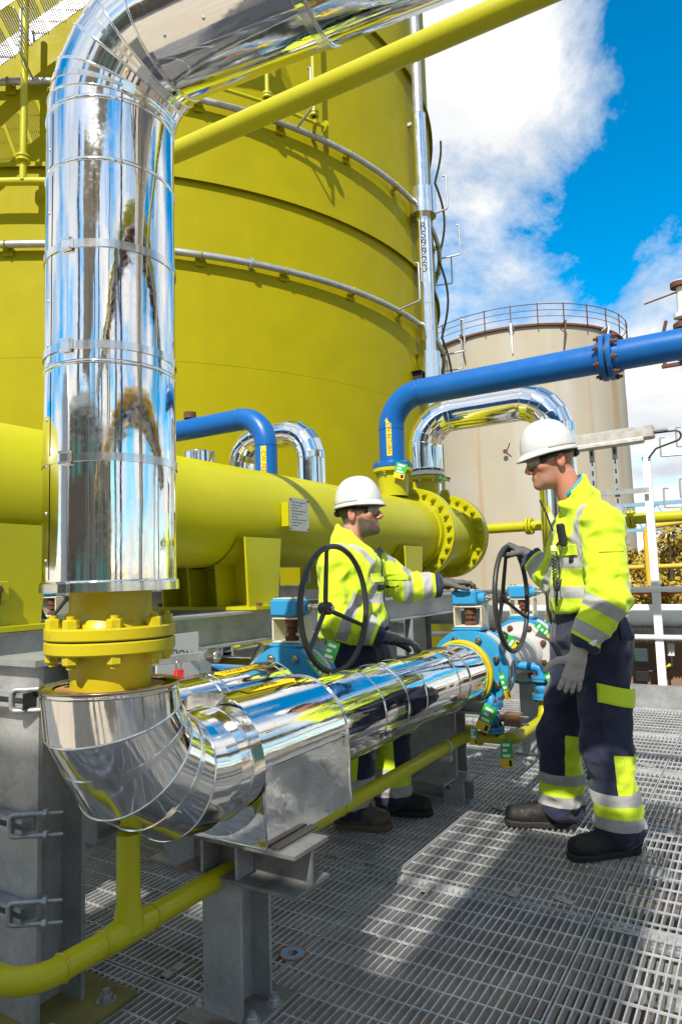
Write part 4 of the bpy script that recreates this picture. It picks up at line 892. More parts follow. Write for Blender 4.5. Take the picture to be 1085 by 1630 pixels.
S_ = [('green tag lying against the handwheel valve flange beside the bypass pipe', (-1.745, 2.595, .905), (-.5, -.3, .75), .06, .16),
      ('green tag on the bypass valve behind the handwheel rim', (-1.735, 2.78, .955), (.35, .1, .9), .075, .15),
      ('narrow green and yellow tag hanging on the near face of the main valve flange', (-1.235, 3.65, .72), (-.2, -.15, .95), .038, .165),
      ('large tilted green and yellow tag below the main valve flange', (-1.26, 3.55, .56), (.35, .2, .8), .085, .155),
      ('green and yellow tag hanging straight below the drain pipe bend', (-1.20, 3.575, .385), (0, 0, 1), .072, .155),
      ('small green tag behind the drain pipe loop', (-1.37, 3.56, .44), (0, 0, 1), .05, .10),
      ('green and yellow tag leaning on the far drain valve', (-1.12, 4.12, .66), (-.45, -.2, .8), .05, .15),
      ('green tag low on the far drain valve', (-1.10, 4.13, .53), (-.5, -.2, .7), .055, .10),
      ('dark green and yellow tag below the middle handwheel', (-1.30, 3.87, .90), (-.6, -.3, .5), .07, .15),
      ('green tag with yellow foot beyond the middle handwheel', (-1.30, 4.60, .91), (-.6, -.35, .6), .05, .17),
      ('bright green tag tied under the CW RETURN flange', (-2.50, 5.16, 2.19), (.25, .1, .9), .11, .15),
      ('thin green tag edge on the clad pipe nozzle flange', (-2.48, 5.86, 2.15), (-.85, -.4, .3), .05, .13)]
for lb_, p, u, w_, h in S_: stag(lb_, p, u, tcam(p), w_*.85, h*.88)
# ------------------------------------------------------------------ small things round the frame
sg = thing('notice_board', 'pale notice board with dark lettering TION behind the yellow flange', 'sign', (-2.45, 2.5, .6))
b = MB(); b.box((-2.28, 2.32, .90), (.012, .26, .24)); b.build('board', mat('pale_board', (.45, .45, .43), .5), sg)
flat_text('lettering', 'TION', .06, (-2.2725, 2.335, .925), (0, 1, -.15), (0, .12, 1), INK, sg)
ar = thing('link_bar', 'short galvanised link bar with a round bolt end beside the yellow flange', 'bar', (-2.05, 2.2, .95))
b = MB(); b.box((-2.05, 2.10, .945), (.03, .36, .034), rx=R(-2), bev=.002); b.build('bar', GALV, ar); b = MB(); b.cyl((-2.03, 2.26, .940), (-1.995, 2.26, .940), .030, n=22); b.sphere((-1.998, 2.26, .940), .022, 14, 8, (.6, 1, 1)); b.build('bolt_end', STEEL, ar)
lk_ = thing('padlock', 'small red padlock hanging on a wire beside the yellow flange', 'padlock', (-2.0, 2.03, .85))
b = MB(); b.box((-2.0, 2.04, .885), (.02, .045, .05), bev=.004); b.build('lock_body', REDP, lk_); b = MB(); b.tube(bend_path([(-2.0, 2.027, .905), (-2.0, 2.027, .945), (-2.0, 2.053, .945), (-2.0, 2.053, .905)], .012, 5), .0032, 8); b.build('shackle', STEEL, lk_)
b = MB(); b.tube([(-2.0, 2.06, .86), (-1.985, 2.06, .80), (-1.97, 2.08, .70)], .0016, 6); b.build('wire', STEEL, lk_)
ec = thing('earth_cable', 'green and yellow earth cable bolted to the left vessel saddle', 'cable', (-2.33, 1.4, 1.0))
b = MB(); b.tube([(-2.325, 1.475, 1.20), (-2.315, 1.48, 1.12), (-2.32, 1.46, 1.05), (-2.34, 1.38, 1.0), (-2.36, 1.2, .98)], .009, 10); b.build('sheath', mat('earth_green', (.02, .30, .14), .4), ec)
b = MB(); b.tube([(-2.317, 1.470, 1.19), (-2.307, 1.472, 1.12), (-2.312, 1.452, 1.05), (-2.332, 1.372, 1.003), (-2.352, 1.2, .985)], .0035, 8); b.build('yellow_stripe', YELT, ec)
b = MB(); b.box((-2.322, 1.475, 1.24), (.012, .09, .07), bev=.002); b.build('earth_boss', LIME, ec); b = MB(); b.hexnut((-2.316, 1.475, 1.245), (1, 0, 0), .017, .014); b.box((-2.312, 1.475, 1.215), (.006, .02, .05)); b.build('lug', RUST, ec)
dk = thing('gasket_disc', 'small pale blue ring gasket with orange edge lying on the grating', 'gasket', (-1.44, 1.99, .002))
b = MB(); b.hardlathe((-1.44, 1.99, .0015), (0, 0, 1), [(.018, 0), (.040, 0), (.040, .003), (.018, .003), (.018, 0)], 32); b.build('ring', mat('blue_gasket', (.22, .36, .55), .5), dk)
b = MB(); b.hardlathe((-1.44, 1.99, .0015), (0, 0, 1), [(.0405, 0), (.045, 0), (.045, .0034), (.0405, .0034), (.0405, 0)], 32); b.build('edge', mat('orange_edge', (.5, .14, .03), .5), dk)
b = MB(); b.box((-1.57, 1.85, .047), (.10, .09, .09), rz=.2, bev=.004); tag(b.build('steel_offcut', GALVD), 'dull steel block standing on the grating behind the near post', 'block')
# second train behind: only glimpsed through the gaps
v4 = copy_thing(v1, (-1.7, -.05, .12), 'blue handwheel valve glimpsed through the gap behind the yellow flange'); v4['group'] = VG
v5 = copy_thing(v1, (-1.95, 1.15, .15), 'blue handwheel valve glimpsed under the vessel behind its frame'); v5['group'] = VG
ves2 = thing('second_vessel', 'lime vessel of the second train hidden behind the first vessel', 'vessel', (-4.35, 3, 1.1)); ves2['label'] = 'lime vessel half hidden below and behind the big vessel'
b = MB(); b.lathe((-4.35, .8, 1.45), (0, 1, 0), [(.1, -.1), (.298, 0), (.298, 4.6), (.1, 4.7)], 64); b.build('shell', LIME, ves2)
for y in (1.6, 3.6, 5.0): b = MB(); b.box((-4.35, y, .55), (.6, .2, 1.1)); b.build('plinth', LIME, ves2)
fr2 = thing('rear_frame', 'galvanised beams of the second train seen through the gaps under the vessel', 'frame', (-3.5, 3, 0))
for z in (.62, 1.12): b = MB(); b.ibeam((-3.75, .4, z), (-3.75, 6.6, z), .16, .12); b.build('beam', GALVD, fr2)
for y in (.9, 2.6, 4.3, 6.0): b = MB(); b.ibeam((-3.75, y, 0), (-3.75, y, 1.04), .14, .14, upv=(0, 1, 0)); b.build('column', GALV, fr2)
# ================================================================== RIGHT HAND BACKGROUND
hr = thing('handrail', 'white tubular handrail along the far edge of the grating', 'railing', (-1, 7.0, 0))
for z in (1.06, .62):
    b = MB(); b.tube([(-4.2, 6.99, z), (3.6, 6.99, z)], .024, 12); b.build('rail', WHITEP, hr)
for x in (-3.6, -2.1, .45, 1.9): b = MB(); b.cyl((x, 6.99, .0), (x, 6.99, 1.06), .024, n=12); b.build('post', WHITEP, hr)
b = MB(); b.box((-.855, 7.02, 1.17), (.07, .05, 2.26)); pol = b.build('lamp_post', WHITEP); tag(pol, 'white square post at the handrail beside the strip light', 'post')
lf = thing('strip_light', 'weathered grey strip light fitting on slotted struts behind the white helmet', 'lamp', (-1.2, 6.9, 2.4))
b = MB(); b.box((-1.35, 6.92, 2.50), (1.18, .14, .12), ry=R(-1.5), bev=.012); b.build('housing', mat('weathered_aluminium', (.52, .50, .46), .45, .5, c2=(.40, .37, .32), nscale=14), lf)
b = MB(); b.box((-1.37, 6.885, 2.430), (1.05, .12, .05), ry=R(-1.5), bev=.012); b.build('diffuser', mat('dusty_diffuser', (.55, .54, .5), .3, c2=(.4, .38, .33), nscale=20), lf)
b = MB(); b.box((-.755, 6.92, 2.525), (.22, .05, .02)); b.build('mounting_strip', GALV, lf)
b = MB(); b.tube(bend_path([(-.76, 6.92, 2.50), (-.55, 6.92, 2.50), (-.53, 6.93, 2.42), (-.76, 6.96, 2.36), (-.83, 6.98, 2.28)], .05, 6), .009, 8); b.build('cable', BLACK, lf)
for k, x in enumerate((-1.33, -1.12)):
    b = MB(); b.box((x, 6.955, 1.62), (.045, .02, 1.62)); o = b.build('strut', GALV, lf)
    sl = MB()
    for i in range(16): sl.box((x, 6.944, .95+.095*i), (.016, .002, .045))
    sl.build('slots', mat('slot_dark', (.03, .03, .03), .8), o)
b = MB(); b.box((-1.12, 6.935, 1.98), (.56, .02, .045)); b.build('cross_strut', GALV, lf)
b = MB(); b.box((-1.12, 6.92, 1.78), (.09, .03, .10), bev=.004); b.build('clamp', GALV, lf)
wp = thing('white_clad_pipe', 'fat white pipe lying behind the kick plate', 'pipe', (-1, 7.35, .7))
b = MB(); b.tube([(-2.6, 7.35, .79), (4, 7.35, .79)], .115, 32); b.build('pipe', WHITEP, wp)
for x in (-1.6, -.5, .6): b = MB(); b.torus((x, 7.35, .79), (1, 0, 0), .116, .006, 32, 8); b.build('seam', WHITEP, wp)
ch = thing('corrugated_hose', 'grey corrugated hose under the white pipe behind the man', 'hose', (-1, 7.25, .55))
b = MB(); prof = []
for i in range(180): prof += [(.060, i*.028), (.075, i*.028+.007), (.075, i*.028+.014), (.060, i*.028+.021)]
b.lathe((-2.4, 7.25, .615), (1, 0, 0), prof, 20); b.build('hose', mat('grey_hose', (.25, .24, .22), .6, 0, c2=(.18, .16, .14), nscale=10), ch)
RW = mat('rusty_brown_wall', (.22, .11, .065), .85, .1, c2=(.30, .20, .15), nscale=3, ndet=8, namt=.9, bump=.3, bscale=20)
b = MB(); b.box((-.2, 7.62, -.1), (5.2, .12, 1.5)); tag(b.build('bund_wall', RW), 'rusty brown plate wall behind the kick plate', 'wall')
jb = thing('junction_box', 'dark junction box with cables on the wall behind the man', 'box', (-1.0, 7.3, .2))
b = MB(); b.box((-1.06, 7.30, .40), (.12, .08, .17), bev=.006); b.build('box', mat('dark_green_box', (.03, .05, .05), .5), jb)
b = MB(); b.box((-1.06, 7.30, .22), (.12, .06, .10), bev=.004); b.build('lower_box', DARK, jb)
b = MB(); b.box((-.80, 7.34, .48), (.06, .05, .13), bev=.006); b.build('socket', WHITEP, jb)
b = MB(); b.tube(bend_path([(-.80, 7.33, .42), (-.80, 7.32, .30), (-1.0, 7.28, .27)], .05, 6), .012, 8); b.build('cable', BLACK, jb)
b = MB(); b.tube([(-.812, 7.318, .34), (-.86, 7.31, .295), (-.92, 7.295, .285)], .0135, 8); b.build('marker_sleeve', YELT, jb)
b = MB(); b.tube([(-.72, 7.3, .60), (-.35, 7.3, .25), (-.2, 7.3, .1)], .025, 10); tag(b.build('diagonal_tube', GALV), 'grey diagonal tube below the corrugated hose', 'tube')
# far: bushes, pipe bridge, rails, masts
LEAF = mat('autumn_leaf', (.50, .30, .03), .7, 0, c2=(.26, .22, .03), nscale=1.6, ndet=3, namt=1.0)
LEAFG = mat('green_leaf', (.10, .15, .03), .7, 0, c2=(.30, .24, .03), nscale=1.2, ndet=3, namt=1.0)
BARK = mat('bark', (.08, .06, .045), .9)
def bush(label, c, r, h, n, m_, seed):
    rs_ = random.Random(seed); c = V(c); t = thing('autumn_bush', label, 'bush', c, 'autumn bushes beyond the bund'); b = MB()
    for i in range(7):
        a = rs_.uniform(0, 6.28); e = Vector((math.cos(a)*r*.6*rs_.random(), math.sin(a)*r*.6*rs_.random(), h*rs_.uniform(.6, .95)))
        b.tube([c, c+e*.5+Vector((rs_.uniform(-.2, .2), rs_.uniform(-.2, .2), .1)), c+e], [.06, .04, .015], 6)
    b.build('stem', BARK, t); f = MB(); cl = []
    for i in range(26): a = rs_.uniform(0, 6.28); q = math.sqrt(rs_.random()); cl.append((c + Vector((math.cos(a)*r*q, math.sin(a)*r*q, h*(.25+.7*rs_.random()*(1-.45*q)))), rs_.uniform(.3, .62)*r*.6))
    for i in range(n):
        p, rr = rs_.choice(cl); d = Vector((rs_.gauss(0, 1), rs_.gauss(0, 1), rs_.gauss(0, 1))).normalized(); p = p + d*rr*rs_.uniform(.55, 1); s = rs_.uniform(.05, .11)
        x = Vector((rs_.gauss(0, 1), rs_.gauss(0, 1), rs_.gauss(0, 1))).normalized(); y = x.cross(d).normalized()
        f.add([p - x*s, p + y*s*.6, p + x*s, p - y*s*.6], [(0, 1, 2, 3)])
    o = f.build('crown', m_, t, fix=False); o['kind'] = 'stuff'; return t
bush('dense orange brown bush beyond the yellow rails', (-2.2, 22.5, -1), 1.7, 4.2, 11000, LEAF, 1)
bush('green and gold bush rising behind the pipe bridge', (-.4, 25.5, -1), 2.0, 5.2, 11000, LEAFG, 2)
bush('low gold bush at the foot of the white post', (-3.6, 23.5, -1), 1.5, 3.6, 8000, LEAF, 3)
bush('spreading gold bush at the far right behind the rails', (.9, 21.0, -1), 1.8, 3.9, 9000, LEAF, 4)
PB = mat('pale_blue_steel', (.16, .34, .46), .5, .1, c2=(.22, .36, .45), nscale=4)
br = thing('pipe_bridge', 'pale blue lattice pipe bridge above the autumn bushes', 'bridge', (-1, 29, 2))
for z in (2.75, 3.75):
    b = MB(); b.box((-.5, 29, z), (9, .14, .14)); b.build('chord', PB, br)
for i in range(9):
    b = MB(); x = -4.8+1.0*i; b.tube([(x, 29, 2.75), (x+.5, 29, 3.75), (x+1.0, 29, 2.75)], .045, 6); b.build('lattice', PB, br)
for x in (-4.6, 3.2): b = MB(); b.box((x, 29, .9), (.25, .25, 3.8)); b.build('leg', PB, br)
YP = painted('gas_yellow_paint', (.66, .40, .03), (.4, .25, .03), .5, .7)
yr = thing('yellow_pipe_run', 'yellow pipes on white posts in front of the autumn bushes', 'pipe', (-1, 16, 0))
for z, r in ((2.25, .035), (1.28, .05)): b = MB(); b.tube([(-3.6, 16, z), (4, 16, z+.04)], r, 12); b.build('pipe', YP, yr)
b = MB(); b.tube(bend_path([(-2.05, 15.8, .9), (-2.05, 15.8, 2.12), (-1.0, 15.8, 2.22)], .15, 6), .05, 12); b.build('bend', YP, yr)
for x in (-.72, 2.0): b = MB(); b.box((x, 16, .7), (.1, .1, 3.2)); b.build('post', WHITEP, yr)
b = MB(); b.tube([(-3.6, 15.5, .78), (4, 15.5, .80)], .06, 10); tag(b.build('red_pipe', mat('dull_red_paint', (.28, .07, .05), .6)), 'dull red pipe low in front of the bushes', 'pipe')
b = MB(); b.box((0, 14.6, -.1), (8, .3, .9)); b.box((0, 14.55, .42), (8.2, .4, .08)); tag(b.build('low_wall', mat('dark_timber_wall', (.07, .055, .045), .9, 0, c2=(.12, .09, .07), nscale=5)), 'dark low wall with a pale top behind the railing', 'wall')
ms = thing('relief_mast', 'slim mast with red and white insulators at the picture edge above the blue pipe', 'mast', (-.85, 11.1, 0))
MX, MY = -.72, 11.05
b = MB(); b.cyl((MX, MY, -1), (MX, MY, 4.2), .05, n=12); b.build('pole', RUST, ms)
for k in range(2):
    z = 4.25+.62*k
    b = MB(); b.hardlathe((MX, MY, z), (0, 0, 1), [(.05, 0), (.12, .03), (.12, .09), (.06, .12), (.06, .5), (.11, .53), (.11, .58), (.05, .6)], 20); b.build('insulator', WHITEP if k else RUST, ms)
    b = MB(); b.cyl((MX, MY, z+.49), (MX, MY, z+.56), .135, n=18); b.build('collar', RUST, ms)
b = MB(); b.box((MX-.1, MY, 4.22), (.45, .06, .05)); b.tube([(MX-.28, MY, 4.22), (MX-.3, MY, 4.62), (MX-.22, MY, 4.9)], .025, 6); b.tube([(MX-.05, MY, 5.3), (MX-.5, MY, 5.22)], .012, 6); b.build('arm', RUST, ms)
for z in (1.95+.3, 3.0): 
    for k in range(2):
        b = MB(); x = MX-.10-.22*k; b.tube(bend_path([(MX, MY, z-.12*k), (x-.1, MY-.05, z-.12*k), (x-.1, MY-.05, z+.28-.12*k), (x-.03, MY-.05, z+.28-.12*k)], .02, 3), .014, 6); b.build('spray_hook', GALVD, ms)
# ================================================================== BEHIND THE CAMERA (seen in the cladding)
BRK = mat('brown_cladding_wall', (.20, .15, .11), .8, 0, c2=(.14, .11, .085), nscale=1.2, namt=.8)
bd = thing('process_building', 'brown process building facing the clad pipes', 'building', (4, -22, -1))
b = MB(); b.box((6, -24, 2.9), (34, 8, 7.8)); b.build('wall', BRK, bd)
TEAL = mat('teal_panel', (.10, .34, .30), .4, 0, c2=(.14, .40, .36), nscale=3)
for i in range(7):
    for j in range(2):
        b = MB(); b.box((-7.5+4.2*i, -19.96, 1.6+3.6*j), (2.4, .1, 1.5)); b.build('window', TEAL if (i+j) % 3 else mat('dark_glass', (.04, .06, .08), .1), bd)
b = MB(); b.box((6, -19.9, 6.9), (34.4, .3, .5)); b.build('parapet', WHITEP, bd)
b = MB(); b.lathe((-6, -34, -1), (0, 0, 1), [(1.6, 0), (1.2, 26), (1.25, 26.3), (.9, 26.3)], 40); tag(b.build('chimney', mat('blue_grey_chimney', (.16, .20, .26), .6)), 'blue grey chimney rising behind the brown building', 'chimney')
b = MB(); b.lathe((-16, -22, -1), (0, 0, 1), [(4, 0), (4, 9), (2, 10.6), (.01, 11)], 60); tag(b.build('silo', mat('pale_silo', (.55, .54, .52), .5, .3)), 'pale silo beside the brown building', 'silo')
rk = thing('pipe_rack', 'galvanised pipe rack with coloured pipes beside the walkway', 'rack', (3.2, 0, -1))
for y in (-5, -1.5, 2, 5.5):
    for x in (2.7, 4.4): b = MB(); b.ibeam((x, y, -1), (x, y, 4.4), .2, .2, upv=(0, 1, 0)); b.build('column', GALV, rk)
    for z in (2.6, 4.3): b = MB(); b.ibeam((2.6, y, z), (4.5, y, z), .18, .12); b.build('beam', GALV, rk)
for k, (x, z, r, m_) in enumerate(((2.95, 2.80, .11, YP), (3.3, 2.79, .09, BLUE), (3.7, 2.82, .13, CLAD2), (4.1, 2.79, .10, LIME), (3.1, 4.5, .11, LIME), (3.7, 4.52, .13, RUST))):
    b = MB(); b.tube([(x, -9, z), (x, 9, z)], r, 20); b.build('pipe', m_, rk)
b = MB(); b.tube([(1.9, -.3, -1), (1.9, -.3, 7.5)], .10, 20); tag(b.build('blue_standpipe', BLUE), 'blue standpipe rising beside the pipe rack', 'pipe')
b = MB(); b.tube([(1.5, -1.6, -1), (1.5, -1.6, 6)], .06, 16); tag(b.build('yellow_standpipe', YP), 'yellow standpipe rising beside the pipe rack', 'pipe')
b = MB(); b.box((1.9, -3.2, .75), (1.0, .5, 1.5)); tag(b.build('control_cabinet', TEAL), 'teal control cabinet on the walkway beside the rack', 'cabinet')
sr = thing('side_railing', 'yellow tubular railing on the open side of the walkway', 'railing', (1.9, 1, 0))
for z in (.55, 1.1): b = MB(); b.tube([(2.3, -4.5, z), (2.3, 6.9, z)], .024, 12); b.build('rail', YP, sr)
for y in (-4.4, -2.9, -1.4, .1, 1.6, 3.1, 4.6, 6.1): b = MB(); b.cyl((2.3, y, 0), (2.3, y, 1.1), .024, n=12); b.build('post', YP, sr)

# platform added out of view behind the camera, sized to shade the near floor
ap = thing('shade_platform', 'unseen raised plate deck added behind the walkway to shade the near floor', 'platform', (-.1, -4, -1))
b = MB(); b.box((.285, -4.8, 4.5), (.66, 8.0, .05)); b.build('deck', GALVD, ap)
b = MB(); b.box((-.65, -5.45, 4.5), (1.2, 6.5, .05)); b.build('shade_landing', GALVD, ap)  # second plate added to throw shade on the near post and drain pipe
for y in (-8.6, -5.0, -2.4):
    for x in (.0, .56): b = MB(); b.ibeam((x, y, -.4), (x, y, 4.47), .12, .12, upv=(0, 1, 0)); b.build('post', GALV, ap)
for x in (-.03, .60):
    for z in (5.05, 5.6): b = MB(); b.tube([(x, -8.8, z), (x, -.95, z)], .022, 8); b.build('rail', YP, ap)
# ================================================================== PEOPLE
def seg(p, a, b, ra, rb, side=None, k=1.0):
    """distance to a tapered capsule; side/k: wider by k along side"""
    a = np.asarray(a, float); b = np.asarray(b, float); q = p - a; ba = b - a
    if side is not None:
        s = np.asarray(side, float); s = s/np.linalg.norm(s); q = q - np.outer(q @ s, s)*(1-1/k); ba = ba - s*(ba @ s)*(1-1/k)
    t = np.clip((q @ ba)/(ba @ ba + 1e-12), 0, 1)
    return np.linalg.norm(q - np.outer(t, ba), axis=1) - (ra + (rb-ra)*t)
def ell(p, c, rad, ax):
    """ellipsoid, ax = 3 unit axes"""
    q = (p - np.asarray(c, float)) @ np.asarray(ax, float).T; rad = np.asarray(rad, float)
    k0 = np.linalg.norm(q/rad, axis=1); k1 = np.linalg.norm(q/(rad*rad), axis=1)+1e-9
    return k0*(k0-1)/k1
def smin(a, b, k):
    h = np.clip(.5+.5*(b-a)/k, 0, 1); return b + (a-b)*h - k*h*(1-h)
def smax(a, b, k): return -smin(-a, -b, k)
def union(fs, k):
    r = fs[0]
    for f in fs[1:]: r = smin(r, f, k)
    return r
def nets(fn, lo, hi, h, project=2, fine=None):
    """naive surface nets: quads on the zero set of fn"""
    lo = np.asarray(lo, float); hi = np.asarray(hi, float)
    if fine is None: X = [lo[i]+h*np.arange(int(math.ceil((hi[i]-lo[i])/h))+1) for i in range(3)]
    else: X = [np.concatenate([np.arange(lo[i], fine[0][i], h*5), np.arange(fine[0][i], fine[1][i], h), np.arange(fine[1][i], hi[i]+h*5, h*5)]) for i in range(3)]
    n = np.array([len(q) for q in X]); F = np.empty(n)
    yz = np.stack(np.meshgrid(X[1], X[2], indexing='ij'), -1).reshape(-1, 2)
    st = max(1, int(260000/len(yz)))
    for i in range(0, n[0], st):
        xs = X[0][i:i+st]; P_ = np.empty((len(xs)*len(yz), 3)); P_[:, 0] = np.repeat(xs, len(yz)); P_[:, 1:] = np.tile(yz, (len(xs), 1))
        F[i:i+st] = fn(P_).reshape(len(xs), n[1], n[2])
    ins = F < 0; C = np.zeros(tuple(n-1), int)
    for d in np.ndindex(2, 2, 2): C += ins[d[0]:n[0]-1+d[0], d[1]:n[1]-1+d[1], d[2]:n[2]-1+d[2]]
    act = np.argwhere((C > 0) & (C < 8)); idx = -np.ones(tuple(n-1), int); idx[tuple(act.T)] = np.arange(len(act))
    acc = np.zeros((len(act), 3)); cnt = np.zeros(len(act))
    cor = list(np.ndindex(2, 2, 2))
    for a in cor:
        for ax in range(3):
            if a[ax]: continue
            b = list(a); b[ax] = 1
            fa = F[act[:, 0]+a[0], act[:, 1]+a[1], act[:, 2]+a[2]]; fb = F[act[:, 0]+b[0], act[:, 1]+b[1], act[:, 2]+b[2]]
            m_ = (fa < 0) != (fb < 0); t = np.where(m_, fa/(fa-fb+1e-20), 0)
            p = np.array(a, float)[None, :] + t[:, None]*(np.array(b)-np.array(a))[None, :]
            acc += p*m_[:, None]; cnt += m_
    fr_ = acc/cnt[:, None]; v = np.stack([X[i][act[:, i]]*(1-fr_[:, i]) + X[i][act[:, i]+1]*fr_[:, i] for i in range(3)], 1); quads = []
    for ax in range(3):
        o = [0, 1, 2]; o.remove(ax); u, w_ = o
        A = [slice(None)]*3; B = [slice(None)]*3; A[ax] = slice(0, -1); B[ax] = slice(1, None)
        s0 = ins[tuple(A)]; s1 = ins[tuple(B)]; e = np.argwhere(s0 != s1)
        e = e[(e[:, u] > 0) & (e[:, w_] > 0) & (e[:, u] < n[u]-1) & (e[:, w_] < n[w_]-1)]
        def cell(du, dw): c = e.copy(); c[:, u] += du; c[:, w_] += dw; return idx[tuple(c.T)]
        q = np.stack([cell(-1, -1), cell(0, -1), cell(0, 0), cell(-1, 0)], 1); fl_ = s0[tuple(e.T)]
        if ax == 1: fl_ = ~fl_
        q[~fl_] = q[~fl_][:, ::-1]; quads.append(q)
    f = np.concatenate(quads); nr = None
    for it in range(project+1):
        g = np.stack([fn(v + d) - fn(v - d) for d in np.eye(3)*h*.3], 1); g /= (np.linalg.norm(g, axis=1, keepdims=True)+1e-9); nr = g
        if it < project: v = v - g*np.clip(fn(v), -h, h)[:, None]*.8
    return v, f, nr
def nmesh(name, v, f, mats, parent, attrs=None):
    c = np.array([(v[:, 0].min()+v[:, 0].max())/2, (v[:, 1].min()+v[:, 1].max())/2, v[:, 2].min()])
    me = bpy.data.meshes.new(name); me.vertices.add(len(v)); me.vertices.foreach_set('co', (v-c).astype(np.float32).ravel())
    me.loops.add(f.size); me.loops.foreach_set('vertex_index', f.astype(np.int32).ravel())
    me.polygons.add(len(f)); me.polygons.foreach_set('loop_start', (np.arange(len(f))*4).astype(np.int32)); me.polygons.foreach_set('use_smooth', [True]*len(f))
    me.update(calc_edges=True); me.validate()
    for q in (mats if isinstance(mats, (list, tuple)) else [mats]): me.materials.append(q)
    for k, a in (attrs or {}).items():
        at_ = me.attributes.new(k, 'FLOAT', 'POINT'); at_.data.foreach_set('value', a.astype(np.float32))
    return link(name, me, c, parent)
_rw = np.random.RandomState(3)
_WV = [(_rw.normal(size=3), _rw.uniform(0, 6.28), _rw.normal(size=3), _rw.uniform(0, 6.28)) for _ in range(7)]
def folds(p, along, f0=8., seed=0):
    """soft creases that run across the direction 'along'"""
    al = np.asarray(along, float); al = al/np.linalg.norm(al); s = np.zeros(len(p))
    for i, (a, ph, b, ph2) in enumerate(_WV):
        d = al*1.5 + a*.75; d = d/np.linalg.norm(d); w_ = f0*(.7+.22*i)
        s += np.sin(6.283*w_*(p @ d) + ph + seed*1.7*(i+1) + 1.6*np.sin(6.283*2.6*(p @ (b/np.linalg.norm(b))) + ph2 + seed))/(1+.33*i)
    s = s/2.6; return 1.6*(.62 - np.sqrt(s*s+.015))
def cloth_mat(name, navy, hv, tape, weave=900):
    M = bpy.data.materials.new(name); M.use_nodes = True; nt = M.node_tree; lk = nt.links; b = nt.nodes['Principled BSDF']
    def att(nm): a = nt.nodes.new('ShaderNodeAttribute'); a.attribute_name = nm; return a.outputs['Fac']
    def less(s): n = nt.nodes.new('ShaderNodeMath'); n.operation = 'LESS_THAN'; lk.new(s, n.inputs[0]); n.inputs[1].default_value = 0; return n.outputs[0]
    def mix(f, a, c): 
        n = nt.nodes.new('ShaderNodeMix'); n.data_type = 'RGBA'; lk.new(f, n.inputs[0])
        for i, q in ((6, a), (7, c)):
            if isinstance(q, tuple): n.inputs[i].default_value = (*q, 1)
            else: lk.new(q, n.inputs[i])
        return n.outputs[2]
    g = nt.nodes.new('ShaderNodeNewGeometry'); nz = nt.nodes.new('ShaderNodeTexNoise'); nz.inputs['Scale'].default_value = 16; nz.inputs['Detail'].default_value = 6; lk.new(g.outputs['Position'], nz.inputs['Vector'])
    def vary(c, lo, hi):
        r = nt.nodes.new('ShaderNodeValToRGB'); r.color_ramp.elements[0].position = .3; r.color_ramp.elements[1].position = .72
        r.color_ramp.elements[0].color = (c[0]*lo, c[1]*lo, c[2]*lo, 1); r.color_ramp.elements[1].color = (c[0]*hi, c[1]*hi, c[2]*hi, 1); lk.new(nz.outputs['Fac'], r.inputs[0]); return r.outputs[0]
    ft = less(att('tape')); fh = less(att('hv'))
    col = mix(ft, mix(fh, vary(navy, .75, 1.35), vary(hv, .92, 1.04)), vary(tape, .88, 1.08)); lk.new(col, b.inputs['Base Color'])
    b.inputs['Roughness'].default_value = .8; b.inputs['Sheen Weight'].default_value = .15; b.inputs['Specular IOR Level'].default_value = .3
    n2 = nt.nodes.new('ShaderNodeTexNoise'); n2.inputs['Scale'].default_value = 34; n2.inputs['Detail'].default_value = 4; lk.new(g.outputs['Position'], n2.inputs['Vector'])
    n2.noise_type = 'RIDGED_MULTIFRACTAL'; n2.inputs['Scale'].default_value = 8.5; n2.inputs['Detail'].default_value = 3.5; n2.inputs['Distortion'].default_value = .6
    w_ = nt.nodes.new('ShaderNodeTexNoise'); w_.inputs['Scale'].default_value = weave; lk.new(g.outputs['Position'], w_.inputs['Vector'])
    b1 = nt.nodes.new('ShaderNodeBump'); b1.inputs['Strength'].default_value = .75; b1.inputs['Distance'].default_value = .018; lk.new(n2.outputs['Fac'], b1.inputs['Height'])
    b2 = nt.nodes.new('ShaderNodeBump'); b2.inputs['Strength'].default_value = .3; b2.inputs['Distance'].default_value = .0008; lk.new(w_.outputs['Fac'], b2.inputs['Height']); n5 = nt.nodes.new('ShaderNodeTexNoise'); n5.noise_type = 'RIDGED_MULTIFRACTAL'; n5.inputs['Scale'].default_value = 24; n5.inputs['Detail'].default_value = 2.5; n5.inputs['Distortion'].default_value = .8; lk.new(g.outputs['Position'], n5.inputs['Vector'])
    b3 = nt.nodes.new('ShaderNodeBump'); b3.inputs['Strength'].default_value = .5; b3.inputs['Distance'].default_value = .005; lk.new(n5.outputs['Fac'], b3.inputs['Height']); lk.new(b1.outputs[0], b3.inputs['Normal']); lk.new(b3.outputs[0], b2.inputs['Normal']); lk.new(b2.outputs[0], b.inputs['Normal'])
    return M
NAVY = (.016, .020, .046); HV = (.56, .74, .02); TAPE = (.36, .36, .34)
WORK = cloth_mat('hi_vis_workwear', NAVY, HV, TAPE)
